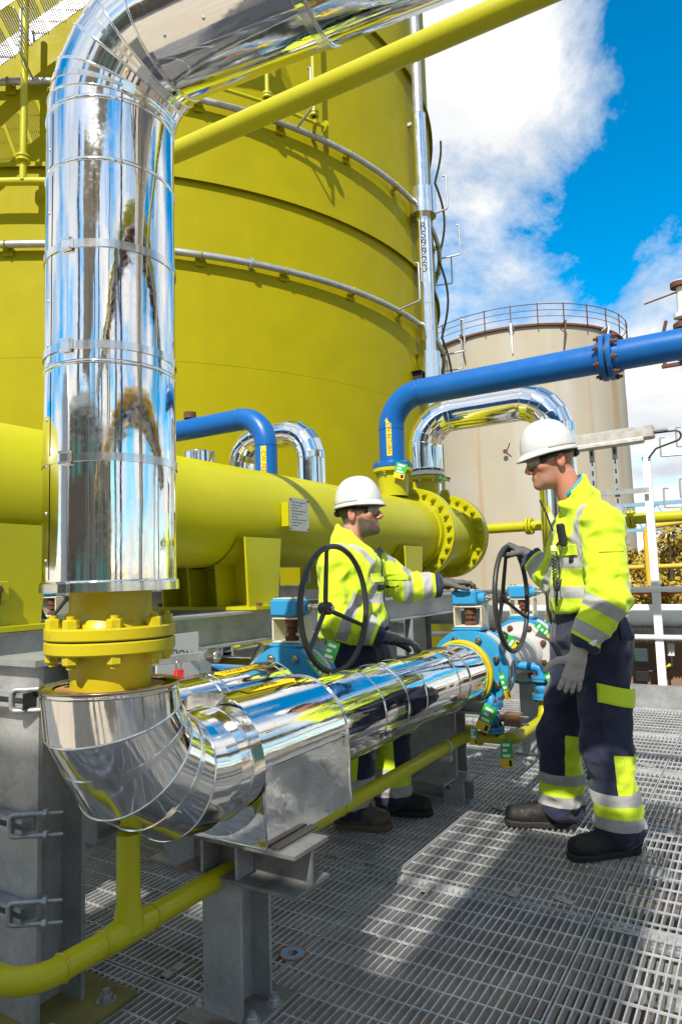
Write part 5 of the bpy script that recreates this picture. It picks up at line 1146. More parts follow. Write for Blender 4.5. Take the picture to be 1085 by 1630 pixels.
def skin_mat(name, base, beard):
    M = bpy.data.materials.new(name); M.use_nodes = True; nt = M.node_tree; lk = nt.links; b = nt.nodes['Principled BSDF']
    a = nt.nodes.new('ShaderNodeAttribute'); a.attribute_name = 'beard'; a2 = nt.nodes.new('ShaderNodeAttribute'); a2.attribute_name = 'blush'
    g = nt.nodes.new('ShaderNodeNewGeometry'); n = nt.nodes.new('ShaderNodeTexNoise'); n.inputs['Scale'].default_value = 420; n.inputs['Detail'].default_value = 3; lk.new(g.outputs['Position'], n.inputs['Vector'])
    mu = nt.nodes.new('ShaderNodeMath'); mu.operation = 'MULTIPLY_ADD'; lk.new(n.outputs['Fac'], mu.inputs[0]); mu.inputs[1].default_value = 2.2; mu.inputs[2].default_value = .05
    m2 = nt.nodes.new('ShaderNodeMath'); m2.operation = 'MULTIPLY'; m2.use_clamp = True; lk.new(mu.outputs[0], m2.inputs[0]); lk.new(a.outputs['Fac'], m2.inputs[1])
    def mix(f, c0, c1):
        q = nt.nodes.new('ShaderNodeMix'); q.data_type = 'RGBA'; lk.new(f, q.inputs[0])
        for i, c in ((6, c0), (7, c1)):
            if isinstance(c, tuple): q.inputs[i].default_value = (*c, 1)
            else: lk.new(c, q.inputs[i])
        return q.outputs[2]
    s = mix(a2.outputs['Fac'], base, (base[0]*.98, base[1]*.62, base[2]*.55)); lk.new(mix(m2.outputs[0], s, beard), b.inputs['Base Color'])
    b.inputs['Roughness'].default_value = .48; b.inputs['Subsurface Weight'].default_value = .12; b.inputs['Subsurface Radius'].default_value = (.012, .004, .002)
    n3 = nt.nodes.new('ShaderNodeTexNoise'); n3.inputs['Scale'].default_value = 130; n3.inputs['Detail'].default_value = 4; lk.new(g.outputs['Position'], n3.inputs['Vector'])
    bp = nt.nodes.new('ShaderNodeBump'); bp.inputs['Strength'].default_value = .35; bp.inputs['Distance'].default_value = .0015; lk.new(n3.outputs['Fac'], bp.inputs['Height']); lk.new(bp.outputs[0], b.inputs['Normal'])
    return M
HELM = mat('white_helmet_shell', (.56, .56, .545), .30, 0, c2=(.53, .53, .51), nscale=9, rvar=.06, coat=.2)
LENS = mat('goggle_lens', (.55, .50, .44), .06, 0, trans=.55, coat=.6)
GLOVE = None
def glove_mat(name, back, palm):
    M = bpy.data.materials.new(name); M.use_nodes = True; nt = M.node_tree; lk = nt.links; b = nt.nodes['Principled BSDF']
    a = nt.nodes.new('ShaderNodeAttribute'); a.attribute_name = 'palm'
    g = nt.nodes.new('ShaderNodeNewGeometry'); n = nt.nodes.new('ShaderNodeTexNoise'); n.inputs['Scale'].default_value = 60; n.inputs['Detail'].default_value = 6; lk.new(g.outputs['Position'], n.inputs['Vector'])
    ad = nt.nodes.new('ShaderNodeMath'); ad.operation = 'MULTIPLY_ADD'; lk.new(n.outputs['Fac'], ad.inputs[0]); ad.inputs[1].default_value = .014; lk.new(a.outputs['Fac'], ad.inputs[2])
    r = nt.nodes.new('ShaderNodeMapRange'); lk.new(ad.outputs[0], r.inputs[0]); r.inputs[1].default_value = .004; r.inputs[2].default_value = .009
    q = nt.nodes.new('ShaderNodeMix'); q.data_type = 'RGBA'; lk.new(r.outputs[0], q.inputs[0]); q.inputs[6].default_value = (*palm, 1); q.inputs[7].default_value = (*back, 1); lk.new(q.outputs[2], b.inputs['Base Color'])
    b.inputs['Roughness'].default_value = .7
    n2 = nt.nodes.new('ShaderNodeTexNoise'); n2.inputs['Scale'].default_value = 700; lk.new(g.outputs['Position'], n2.inputs['Vector'])
    n4 = nt.nodes.new('ShaderNodeTexNoise'); n4.inputs['Scale'].default_value = 95; n4.inputs['Detail'].default_value = 3; lk.new(g.outputs['Position'], n4.inputs['Vector'])
    b0 = nt.nodes.new('ShaderNodeBump'); b0.inputs['Strength'].default_value = .5; b0.inputs['Distance'].default_value = .003; lk.new(n4.outputs['Fac'], b0.inputs['Height'])
    bp = nt.nodes.new('ShaderNodeBump'); bp.inputs['Strength'].default_value = .4; bp.inputs['Distance'].default_value = .0008; lk.new(n2.outputs['Fac'], bp.inputs['Height']); lk.new(b0.outputs[0], bp.inputs['Normal']); lk.new(bp.outputs[0], b.inputs['Normal'])
    return M
GLV_A = glove_mat('grey_knit_glove', (.36, .33, .30), (.022, .022, .024)); GLV_B = glove_mat('charcoal_glove', (.085, .08, .075), (.02, .02, .02))
BOOT = mat('black_boot_leather', (.012, .011, .011), .62, 0, spec=.3, c2=(.022, .020, .018), nscale=22, rvar=.12, bump=.5, bscale=70, bdist=.004)
BOOTB = mat('worn_brown_boot_leather', (.045, .034, .026), .6, 0, c2=(.11, .09, .07), nscale=20, namt=.9, rvar=.1, bump=.5, bscale=70, bdist=.004)
SOLE = mat('boot_sole', (.018, .017, .016), .8, bump=.4, bscale=90, bdist=.004); SOLEB = mat('tan_boot_sole', (.12, .085, .055), .8, bump=.4, bscale=90, bdist=.004)
A_ = np.array
def un(v): v = np.asarray(v, float); return v/np.linalg.norm(v)
def hand_field(w_, d, n, s, curls, spread=.07, thumb=(.55, .25, .35), g=1.0):
    """w_ wrist, d towards the knuckles, n back of the hand, s towards the thumb; curls per finger = 3 bends"""
    d = un(d); s = un(A_(s) - d*(A_(s) @ d)); n0 = np.cross(d, s); n = n0 if n0 @ A_(n) > 0 else -n0
    w_ = A_(w_, float); parts = []; off = (.027, .0095, -.009, -.027); L_ = (.074, .082, .076, .060); kn = (.092, .096, .092, .083)
    for i in range(4):
        b = w_ + d*kn[i]*g + s*off[i]*g; a = 0.0; p = b; dirp = d; rr = (.0110, .0112, .0107, .0097)[i]*g
        fan = spread*(1.5-i)
        segs = (L_[i]*.46, L_[i]*.30, L_[i]*.24)
        parts.append(('m', w_ + d*.02*g + s*off[i]*.72*g, b, .0145*g, .0135*g))
        for k in range(3):
            a += curls[i][k]; dr_ = un((d*math.cos(a) - n*math.sin(a)) + s*fan*math.cos(a)); q = p + dr_*segs[k]*g
            parts.append(('f', p, q, rr*(1-.06*k), rr*(1-.06*(k+1)))); p = q
    out_, fwd, dn = thumb; tb = w_ + d*.028*g + s*.030*g - n*.008*g; t1 = tb + un(s*out_*1.3 + d*.55 - n*dn)*.040*g; t2 = t1 + un(s*out_*.7 + d*fwd*2 - n*dn)*.034*g; t3 = t2 + un(s*out_*.35 + d*fwd*2.2 - n*dn*1.3)*.028*g
    for a, b, r0, r1 in ((tb, t1, .0165, .0140), (t1, t2, .0135, .0122), (t2, t3, .0120, .0105)): parts.append(('t', a, b, r0*g, r1*g))
    def fn(p):
        palm = union([seg(p, a, b, r0, r1) for k, a, b, r0, r1 in parts if k == 'm'] + [seg(p, w_ - d*.045*g, w_ + d*.02*g, .034*g, .030*g, s, 1.05)], .018)
        th = union([seg(p, a, b, r0, r1) for k, a, b, r0, r1 in parts if k == 't'], .006)
        fi = [seg(p, a, b, r0, r1) for k, a, b, r0, r1 in parts if k == 'f']
        fingers = None
        for i in range(4):
            u = union(fi[3*i:3*i+3], .004); fingers = u if fingers is None else np.minimum(fingers, u)
        return smin(smin(palm, th, .014), fingers, .007)
    pts = np.array([q for _, a, b, *_r in parts for q in (a, b)] + [w_ - d*.085*g])
    return fn, pts.min(0)-.05, pts.max(0)+.05, (d, n, s)
def make_hand(parent, name, matl, *a, **k):
    fn, lo, hi, (d, n, s) = hand_field(*a, **k); v, f, nr = nets(fn, lo, hi, .0032)
    w_ = A_(a[0]); side = (v - w_) @ n; along = (v - w_) @ d
    nn = nr @ n
    palm = .010*nn + .004 - np.clip((along-.145)*.5, 0, .05)       # dipped palm and finger tips
    return nmesh(name, v, f, matl, parent, {'palm': palm})
def make_boot(parent, heel, toe, ankle, matl, sole):
    heel, toe, ankle = A_(heel, float), A_(toe, float), A_(ankle, float); d = un(toe-heel); s = A_([-d[1], d[0], 0]); L_ = np.linalg.norm(toe-heel)
    up_ = A_([0, 0, 1.]); h0 = heel + d*.045; ball = heel + d*(L_-.10); tip = heel + d*(L_-.052)
    def up_fn(p):
        b = union([seg(p, h0+up_*.055, ball+up_*.048, .048, .045, s, 1.0), seg(p, ball+up_*.050, tip+up_*.052, .047, .044, s, 1.12), seg(p, h0+up_*.06, ankle+up_*.06, .050, .054), seg(p, ankle+up_*.03, (heel+d*(L_*.56))+up_*.065, .052, .040)], .03)
        return smax(b, .022 - p[:, 2], .008)
    v, f, nr = nets(up_fn, np.minimum(heel, toe).min() *0 + np.minimum(np.minimum(heel, toe), ankle) - .09, np.maximum(np.maximum(heel, toe), ankle) + A_([.09, .09, .16]), .006, 1)
    al = (v-heel) @ d; v = v + nr*(.0022*folds(v, d, 22, 5)*((al > L_*.35) & (al < L_*.8)))[:, None]
    o = nmesh('boot', v, f, matl, parent)
    def so_fn(p):
        q = p.copy(); q[:, 2] = .0; a = union([seg(q, h0*A_([1, 1, 0]), ball*A_([1, 1, 0]), .048, .052), seg(q, ball*A_([1, 1, 0]), tip*A_([1, 1, 0]), .055, .051)], .02)
        lug = .0035*np.sign(np.sin(((p-heel) @ d)*6.283/.022))*(p[:, 2] < .018)
        return smax(smax(a + np.maximum(0, -lug), p[:, 2]-.031, .006), .0015-p[:, 2], .004)
    v, f, nr = nets(so_fn, np.minimum(heel, toe)-A_([.07, .07, .012]), np.maximum(heel, toe)+A_([.07, .07, .05]), .0055, 1)
    nmesh('sole', v, f, sole, o)
    b = MB()
    for k in range(4):
        c = heel + d*(L_*.50+.022*k) + up_*(.125-.010*k); b.tube([c - s*.024 - up_*.006, c + up_*.006, c + s*.024 - up_*.006], .0028, 6)
    b.build('laces', DARK, o)
def make_helmet(parent, O, hf, hs, hu, back=-.120, front=.135, peak=.028, half=.112, rim=.05, top=.20):
    """shell with rolled rim, front peak and three low ridges"""
    O, hf, hs, hu = [A_(q, float) for q in (O, hf, hs, hu)]; cf = (front+back)/2; a = (front-back)/2; nu, nv = 72, 26; vs = []; fs = []
    for j in range(nv+1):
        th = (math.pi/2)*j/nv
        for i in range(nu):
            ph = 2*math.pi*i/nu; cx_, sy_ = math.cos(ph), math.sin(ph); e = math.sin(th)**.86; z = math.cos(th)**.92*(top-rim)
            rdg = .0038*math.exp(-((sy_*e*half)/.009)**2)*(1 if th < 1.3 else 0) + .0028*sum(math.exp(-((sy_*e*half-q)/.007)**2) for q in (-.036, .036))*(th < 1.25)
            vs.append(O + hf*(cf + a*e*cx_) + hs*(half*e*sy_) + hu*(rim + .008 + z + rdg))
        if j:
            for i in range(nu): q = (i+1) % nu; fs.append(((j-1)*nu+i, (j-1)*nu+q, j*nu+q, j*nu+i))
    for k, (ex, dz) in enumerate(((.001, .002), (.004, -.004), (.006, -.012), (.004, -.015))):
        for i in range(nu):
            ph = 2*math.pi*i/nu; cx_, sy_ = math.cos(ph), math.sin(ph); pk = max(0, cx_)**3*peak*(k+1)/4
            vs.append(O + hf*(cf + (a+ex)*cx_ + pk) + hs*((half+ex)*sy_) + hu*(rim + .008 + dz - .010*max(0, cx_)**2*(k/3)))
        j = nv+1+k
        for i in range(nu): q = (i+1) % nu; fs.append(((j-1)*nu+i, (j-1)*nu+q, j*nu+q, j*nu+i))
    o = nmesh('helmet', np.array(vs), np.array(fs), HELM, parent); sd_ = o.modifiers.new('shell', 'SOLIDIFY'); sd_.thickness = .003; sd_.offset = -1
    return o
def band(parent, name, O, hf, hs, hu, pts, wdt, th, matl):
    """strap round the head: pts = (f, s, u) stations"""
    O, hf, hs, hu = [A_(q, float) for q in (O, hf, hs, hu)]; vs = []; n = len(pts)
    for f, s, u in pts:
        c = O + hf*f + hs*s + hu*u; r = un(hf*f*.7 + hs*s)
        vs += [c - hu*wdt/2, c + hu*wdt/2, c + hu*wdt/2 + r*th, c - hu*wdt/2 + r*th]
    b = MB(); b.add([Vector(q) for q in vs], [(4*i+k, 4*i+(k+1) % 4, 4*i+4+(k+1) % 4, 4*i+4+k) for i in range(n-1) for k in range(4)] + [(0, 1, 2, 3), (4*n-4, 4*n-1, 4*n-2, 4*n-3)], True); return b.build(name, matl, parent)
def person(cfg):
    J = {k: A_(v, float) for k, v in cfg['J'].items()}; F = un(cfg['face']); UP = A_([0, 0, 1.]); LF = np.cross(UP, F)     # LF = his left
    hf = un(cfg['look']); hs = un(np.cross(UP, hf)); hu = np.cross(hf, hs); O = A_(cfg['ear'], float); sc_ = cfg.get('hscale', 1.04)
    root = thing('person', cfg['label'], 'person', tuple((J['Lan']+J['Ran'])/2*A_([1, 1, 0])), None)
    H = lambda f, s, u: O + (hf*f + hs*s + hu*u)*sc_
    ax = [hf, hs, hu]
    # ---------------- body: one continuous figure, mostly under the clothes
    def head_fn(p):
        f = union([ell(p, H(-.008, 0, .052), A_([.098, .075, .088])*sc_, ax), ell(p, H(.040, 0, -.018), A_([.060, .060, .078])*sc_, ax), ell(p, H(.048, 0, -.070), A_([.048, .050, .036])*sc_, ax)], .03)
        f = smin(f, ell(p, H(.086, 0, -.084), A_([.020, .022, .020])*sc_, ax), .022)
        for s in (-1, 1): f = smin(f, ell(p, H(.066, s*.044, -.006), A_([.026, .022, .020])*sc_, ax), .02)
        f = smin(f, seg(p, H(.090, -.032, .040), H(.090, .032, .040), .012, .012), .018)
        for s in (-1, 1): f = smax(f, -ell(p, H(.106, s*.033, .016), A_([.014, .020, .014])*sc_, ax), .012)
        f = smin(f, seg(p, H(.098, 0, .026), H(.121, 0, -.014), .009*sc_, .0125*sc_), .012)
        for s in (-1, 1): f = smin(f, ell(p, H(.108, s*.0125, -.022), A_([.012, .008, .008])*sc_, ax), .006)
        f = smin(f, seg(p, H(.097, -.017, -.049), H(.097, .017, -.049), .0065, .0065), .008); f = smin(f, seg(p, H(.095, -.015, -.060), H(.095, .015, -.060), .0075, .0075), .007)
        f = smax(f, -seg(p, H(.111, -.016, -.0545), H(.111, .016, -.0545), .0048, .0048), .005)
        for s in (-1, 1):
            e = ell(p, H(-.006, s*.079, .004), A_([.019, .008, .033])*sc_, [un(hf*.95+hs*s*-.3), un(hs*s*.95+hf*.3), hu]); e = smax(e, -ell(p, H(.000, s*.089, .006), A_([.009, .007, .017])*sc_, ax), .006); f = smin(f, e, .006)
        return f
    def body_fn(p):
        nk = seg(p, H(-.022, 0, -.035), J['neck'] - UP*.03, .056*sc_, .066)
        f = smin(head_fn(p), nk, .03)
        tors = union([seg(p, J['chest']+UP*.02, J['belly'], .115, .105, LF, 1.45), seg(p, J['belly'], J['pelvis'], .105, .11, LF, 1.4), seg(p, J['Lsh'], J['Rsh'], .06, .06)], .06); f = smin(f, tors, .05)
        for s in 'LR':
            f = union([f, seg(p, J[s+'sh'], J[s+'el'], .05, .042), seg(p, J[s+'el'], J[s+'wr'], .042, .030), seg(p, J[s+'hip'], J[s+'kn'], .085, .06), seg(p, J[s+'kn'], J[s+'an']+UP*.06, .055, .04)], .03)
        return f
    allp = np.array(list(J.values()) + [H(.15, 0, 0), H(-.12, 0, .16), H(0, .12, 0), H(0, -.12, 0)]); lo, hi = allp.min(0)-.14, allp.max(0)+.10
    hb0 = np.array([H(.14, -.11, -.12), H(-.14, .11, .17), H(.14, .11, .17), H(-.14, -.11, -.12), J['neck']]); 
    v, f, nr = nets(body_fn, lo, hi, .0042, 2, fine=(hb0.min(0)-.02, hb0.max(0)+.02))
    loc = (v - O)/sc_; lf_, ls_, lu_ = loc @ hf, loc @ hs, loc @ hu
    beard = np.clip((-.006 - .35*np.clip(lf_-.04, 0, .05) - lu_ - np.clip((lf_-.03), -1, .02)*0)/.02, 0, 1)*np.clip((lf_ - .004)/.02, 0, 1)*np.clip((lu_ + .125)/.02, 0, 1)
    lips = np.exp(-((lf_-.102)/.012)**2 - ((lu_+.054)/.010)**2 - (ls_/.02)**2); beard = np.clip(beard - 1.2*lips - np.exp(-((lf_-.07)/.02)**2-((lu_+.02)/.012)**2-((np.abs(ls_)-.045)/.02)**2), 0, 1)*cfg['beard']
    hair = np.maximum(np.clip((-.024 - lf_)/.012, 0, 1)*np.clip((lu_ + .045)/.02, 0, 1), np.clip((.030 - lf_)/.01, 0, 1)*np.clip((lu_ - .030)/.01, 0, 1))*1.6*cfg.get('hair', 1.0); beard = np.maximum(beard, hair)
    blush = np.clip(np.exp(-((lf_-.10)/.04)**2-((lu_+.005)/.03)**2)*.7 + np.exp(-((lf_+.005)/.02)**2-((np.abs(ls_)-.085)/.012)**2)*.8 + .25*lips*2 + .35*(lu_ < -.05)*(lf_ < .03), 0, 1)
    body = nmesh('body', v, f, cfg['skin'], root, {'beard': beard, 'blush': blush})
    # ---------------- jacket
    JT = cfg['hem']
    def jack_fn(p):
        t = union([seg(p, J['chest']+UP*.03, J['belly'], cfg.get('girth', .148), cfg.get('girth', .148)+.004, LF, 1.38), seg(p, J['belly'], A_([J['pelvis'][0], J['pelvis'][1], JT+.02]), cfg.get('girth', .148)+.004, cfg.get('girth', .148)+.010, LF, 1.34)], .05)
        t = smax(t, JT + .012*np.sin(9*(p @ F)) - p[:, 2], .004)
        t = smin(t, seg(p, J['Lsh']-UP*.012, J['Rsh']-UP*.012, .082, .082), .06); t = smin(t, seg(p, J['neck']+UP*.045-F*.01, J['chest'], .074, .13), .05)
        for s in 'LR':
            e = un(J[s+'wr']-J[s+'el']); cuff = J[s+'wr'] - e*.012
            fa = smax(seg(p, J[s+'el'], cuff + e*.05, .080, .058), (p-cuff) @ e, .004); fa = smax(fa, -smax(seg(p, cuff - e*.03, cuff + e*.1, .044, .044), (cuff - e*.03 - p) @ e, .004), .003)
            a = smin(seg(p, J[s+'sh'], J[s+'el'], .088, .078), fa, .03); t = smin(t, a, .022)
        # collar stands round the neck, lower in front
        c0 = J['neck'] - UP*.03; ca = un(H(-.03, 0, -.03) - c0); t = smin(t, seg(p, c0, c0 + ca*.17, .092, .078), .035); pn = un(ca + F*cfg['coltilt']); top_ = c0 + ca*cfg['colh']
        t = np.where(np.linalg.norm(p - top_, axis=1) < .22, smax(t, (p - top_) @ pn, .006), t); t = smax(t, -seg(p, c0 + ca*.03, c0 + ca*.30, .064, .072), .006)
        return t
    pj = np.array([J[k] for k in ('neck', 'chest', 'belly', 'Lsh', 'Rsh', 'Lel', 'Rel', 'Lwr', 'Rwr')]); lo, hi = pj.min(0)-.26, pj.max(0)+.16; lo[2] = JT-.06 if JT < pj[:, 2].min()+.0 else pj[:, 2].min()-.12
    lo[2] = min(JT-.05, pj[:, 2].min()-.12)
    v, f, nr = nets(jack_fn, lo, hi, .0085)
    dl = {s: np.minimum(seg(v, J[s+'sh'], J[s+'el'], .088, .078), seg(v, J[s+'el'], J[s+'wr'], .08, .06)) for s in 'LR'}
    dt = seg(v, J['chest']+UP*.03, A_([*J['pelvis'][:2], JT+.02]), .15, .155, LF, 1.36)
    amp = .015*folds(v, UP*.9+F*.3, 5.0, cfg['seed']); arm_d = np.minimum(dl['L'], dl['R']); is_arm = arm_d < dt
    for s in 'LR':
        el = np.exp(-(np.linalg.norm(v-J[s+'el'], axis=1)/.14)**2); amp = np.where(dl[s] < dt, .012*folds(v, J[s+'wr']-J[s+'el'], 7, cfg['seed']+2) + .011*el*folds(v, (J[s+'wr']-J[s+'sh']), 10, cfg['seed']+4), amp)
        arm = np.exp(-(np.linalg.norm(v-(J[s+'sh']-UP*.13-LF*(1 if s == 'L' else -1)*.05), axis=1)/.12)**2); amp = amp + .009*arm*folds(v, LF+UP*.4, 9, cfg['seed']+6)
    v = v + nr*amp[:, None]
    tape = np.full(len(v), 1.); navy = np.full(len(v), -1.)
    for z in cfg['tapes']: tape = np.where(is_arm, tape, np.minimum(tape, np.abs(v[:, 2] - z - .012*np.sin(7*(v @ F))) - .026))
    lat = (v - J['chest']) @ LF; brace = np.maximum(np.maximum(np.abs(np.abs(lat) - .150) - .025, cfg['tapes'][0] + .02 - v[:, 2]),   .108 - seg(v, J['neck']-UP*.1, J['neck']+UP*.2, .0, .0)); tape = np.where((dt < arm_d + .03) | (v[:, 2] > min(J['Lsh'][2], J['Rsh'][2]) + .0), np.minimum(tape, brace), tape)
    for s in 'LR':
        e = J[s+'wr']-J[s+'el']; le = np.linalg.norm(e); t = ((v - J[s+'el']) @ e)/le; m_ = is_arm & (dl[s] <= np.minimum(dl['L'], dl['R'])+1e-9)
        for q in cfg['cuff']: tape = np.where(m_, np.minimum(tape, np.abs(t - (le - q)) - .027), tape)
        navy = np.where(m_, np.maximum(navy, t - (le - cfg['cuffn'])), navy)
    c0 = J['neck'] - UP*.03; ca = un(H(-.03, 0, -.03) - c0); inner = seg(v, c0 + ca*.03, c0 + ca*.30, .064, .072); navy = np.maximum(navy, np.where(v[:, 2] > J['neck'][2]-.08, .007-inner, -1))
    jk = nmesh('jacket', v, f, WORK, root, {'tape': tape, 'hv': navy})
    # ---------------- trousers
    def trou_fn(p):
        t = union([seg(p, J['belly']-UP*.06, J['pelvis'], .138, .150, LF, 1.28), seg(p, J['Lhip'], J['Rhip'], .125, .125)], .05)
        for s in 'LR':
            k = J[s+'kn']; hem = J[s+'an'] + UP*.035
            leg = union([seg(p, J[s+'hip'], k, .120, .100), seg(p, k, hem, .100, .098)], .04); t = smin(t, leg, .035)
        return smax(t, .035 - p[:, 2], .004)
    pj = np.array([J[k] for k in ('pelvis', 'Lhip', 'Rhip', 'Lkn', 'Rkn', 'Lan', 'Ran')]); lo, hi = pj.min(0)-.20, pj.max(0)+.20; lo[2] = .01; hi[2] = JT+.09
    v, f, nr = nets(trou_fn, lo, hi, .0085)
    dl = {s: np.minimum(seg(v, J[s+'hip'], J[s+'kn'], .12, .1), seg(v, J[s+'kn'], J[s+'an'], .1, .1)) for s in 'LR'}
    amp = .013*folds(v, UP*.6+F*.8, 4.5, cfg['seed']+9)
    for s in 'LR':
        m_ = dl[s] <= np.minimum(dl['L'], dl['R'])+1e-9; kb = np.exp(-(np.linalg.norm(v-J[s+'kn'], axis=1)/.13)**2); ab = np.exp(-((v[:, 2]-.12)/.09)**2)
        amp = np.where(m_, amp + .010*kb*folds(v, UP+F*.3, 8, cfg['seed']+11) + .012*ab*folds(v, UP+F*.2, 8, cfg['seed']+12), amp)
    v = v + nr*amp[:, None]; v[:, 2] = np.maximum(v[:, 2], .03)
    tape = np.full(len(v), 1.); hv = np.full(len(v), 1.)
    for s in 'LR':
        m_ = dl[s] <= np.minimum(dl['L'], dl['R'])+1e-9; zb = cfg['legz'][s]; z = v[:, 2] - .02*((v-J[s+'an']) @ F)
        tape = np.where(m_, np.minimum(np.abs(z - zb[0]) - .026, np.abs(z - zb[1]) - .026), tape)
        k0, k1 = J[s+'kn'], J[s+'an']; t = np.clip((v[:, 2]-k0[2])/(k1[2]-k0[2]), -1, 1); axp = k0[None, :] + (k1-k0)[None, :]*t[:, None]; rear = (v-axp) @ F
        calf = np.maximum(np.maximum(rear - .022, v[:, 2] - zb[2] - rear*.15), zb[1] - v[:, 2]); bandz = np.maximum(z - zb[0], zb[1] - z)
        hv = np.where(m_, np.minimum(calf + np.where(v[:, 2] > zb[0], 0, 0), bandz), hv)
    nmesh('trousers', v, f, WORK, root, {'tape': tape, 'hv': hv})
    # ---------------- gloves, boots, helmet, goggles
    for hnd in cfg['hands']: make_hand(root, 'glove', hnd.pop('m'), *hnd.pop('a'), **hnd)
    for s, m_, so in (('L', *cfg['boots'][0]), ('R', *cfg['boots'][1])): make_boot(root, J[s+'heel'], J[s+'toe'], J[s+'an'], m_, so)
    hm = make_helmet(root, O, hf, hs, hu, **cfg.get('helm', {}))
    st_ = []
    for i in range(25):
        a = R(36) + R(288)*i/24; st_.append((.098*math.cos(a)*sc_ - .004, .0815*math.sin(a)*sc_, .026 + .016*(1-math.cos(a))/2))
    band(root, 'goggle_strap', O, hf, hs, hu, st_, .021, .003, DARK)
    g = [(.112*math.cos(R(a))*sc_ - .002*abs(a)/50, .084*math.sin(R(a))*sc_, .018) for a in range(-46, 47, 4)]
    go = band(root, 'goggles', O, hf, hs, hu, g, .046, .002, LENS)
    for du in (-.024, .024):
        band(go, 'goggle_frame', O, hf, hs, hu, [(a, b, c+du) for a, b, c in g], .004, .004, mat('goggle_rim', (.10, .09, .085), .4) )
    for s in (-1, 1): band(go, 'goggle_hinge', O, hf, hs, hu, [(.074*sc_, s*.066*sc_, .020), (.055*sc_, s*.075*sc_, .024)], .030, .004, DARK)
    b = MB(); b.box(tuple(O + hf*(-.118) + hu*.028), (.03, .05, .034), rz=math.atan2(hf[1], hf[0]), bev=.008); b.build('ratchet_knob', DARK, hm)
    return root, J, F, LF, (O, hf, hs, hu)
FR = un(A_([-.84, -.54, 0]))
lookR = un(-A_(rt)*math.cos(R(12)) - A_([0, 0, 1.])*math.sin(R(12)) - A_([fw.x, fw.y, 0])*.06)
cl = lambda a, b, c: (a, b, c)
man_r = person(dict(label='man in yellow jacket standing with one glove on the handwheel and one hanging', face=FR, look=lookR, ear=(-.808, 3.29, 1.759), hscale=1.06,
    J=dict(neck=(-.712, 3.352, 1.555), chest=(-.690, 3.395, 1.36), belly=(-.705, 3.415, 1.141), pelvis=(-.714, 3.425, .948),
           Lsh=(-.598, 3.235, 1.465), Lel=(-.572, 3.150, 1.125), Lwr=(-.692, 3.098, .912), Rsh=(-.800, 3.560, 1.475), Rel=(-.930, 3.700, 1.210), Rwr=(-1.075, 3.745, 1.335),
           Lhip=(-.650, 3.335, .925), Lkn=(-.648, 3.305, .475), Lan=(-.625, 3.345, .085), Rhip=(-.780, 3.505, .925), Rkn=(-.905, 3.535, .455), Ran=(-.925, 3.56, .085),
           Lheel=(-.560, 3.405, 0), Ltoe=(-.815, 3.165, 0), Rheel=(-.870, 3.592, 0), Rtoe=(-1.20, 3.478, 0)),
    hem=1.055, coltilt=.75, colh=.115, tapes=(1.300, 1.165), cuff=(.205, .085), cuffn=.045, legz=dict(L=(.255, .150, .455), R=(.250, .145, .47)), seed=1, beard=.38, hair=.25,
    skin=skin_mat('ruddy_skin', (.50, .235, .155), (.20, .12, .085)), boots=((BOOT, SOLE), (BOOT, SOLE)),
    hands=[dict(m=GLV_A, a=((-.700, 3.092, .893), (-.28, -.06, -.95), (.30, -.95, .0), (-.90, -.30, .1), [cl(.12, .22, .2), cl(.15, .25, .22), cl(.18, .28, .25), cl(.2, .3, .25)]), spread=.11, thumb=(.9, .32, .05), g=1.10),
           dict(m=GLV_B, a=((-1.092, 3.748, 1.350), (-.86, -.02, .52), (.50, -.1, .86), (0, -1, .05), [cl(1.15, 1.0, .6), cl(1.2, 1.05, .65), cl(1.2, 1.05, .65), cl(1.15, 1.0, .6)]), spread=.02, thumb=(.35, .5, .6), g=1.05)]))
lookL = un(A_(rt)*math.cos(R(22)) - A_([fw.x, fw.y, 0])*math.sin(R(22)) + A_([0, 0, 1.])*.10)
FL = un(A_([.90, .44, 0]))
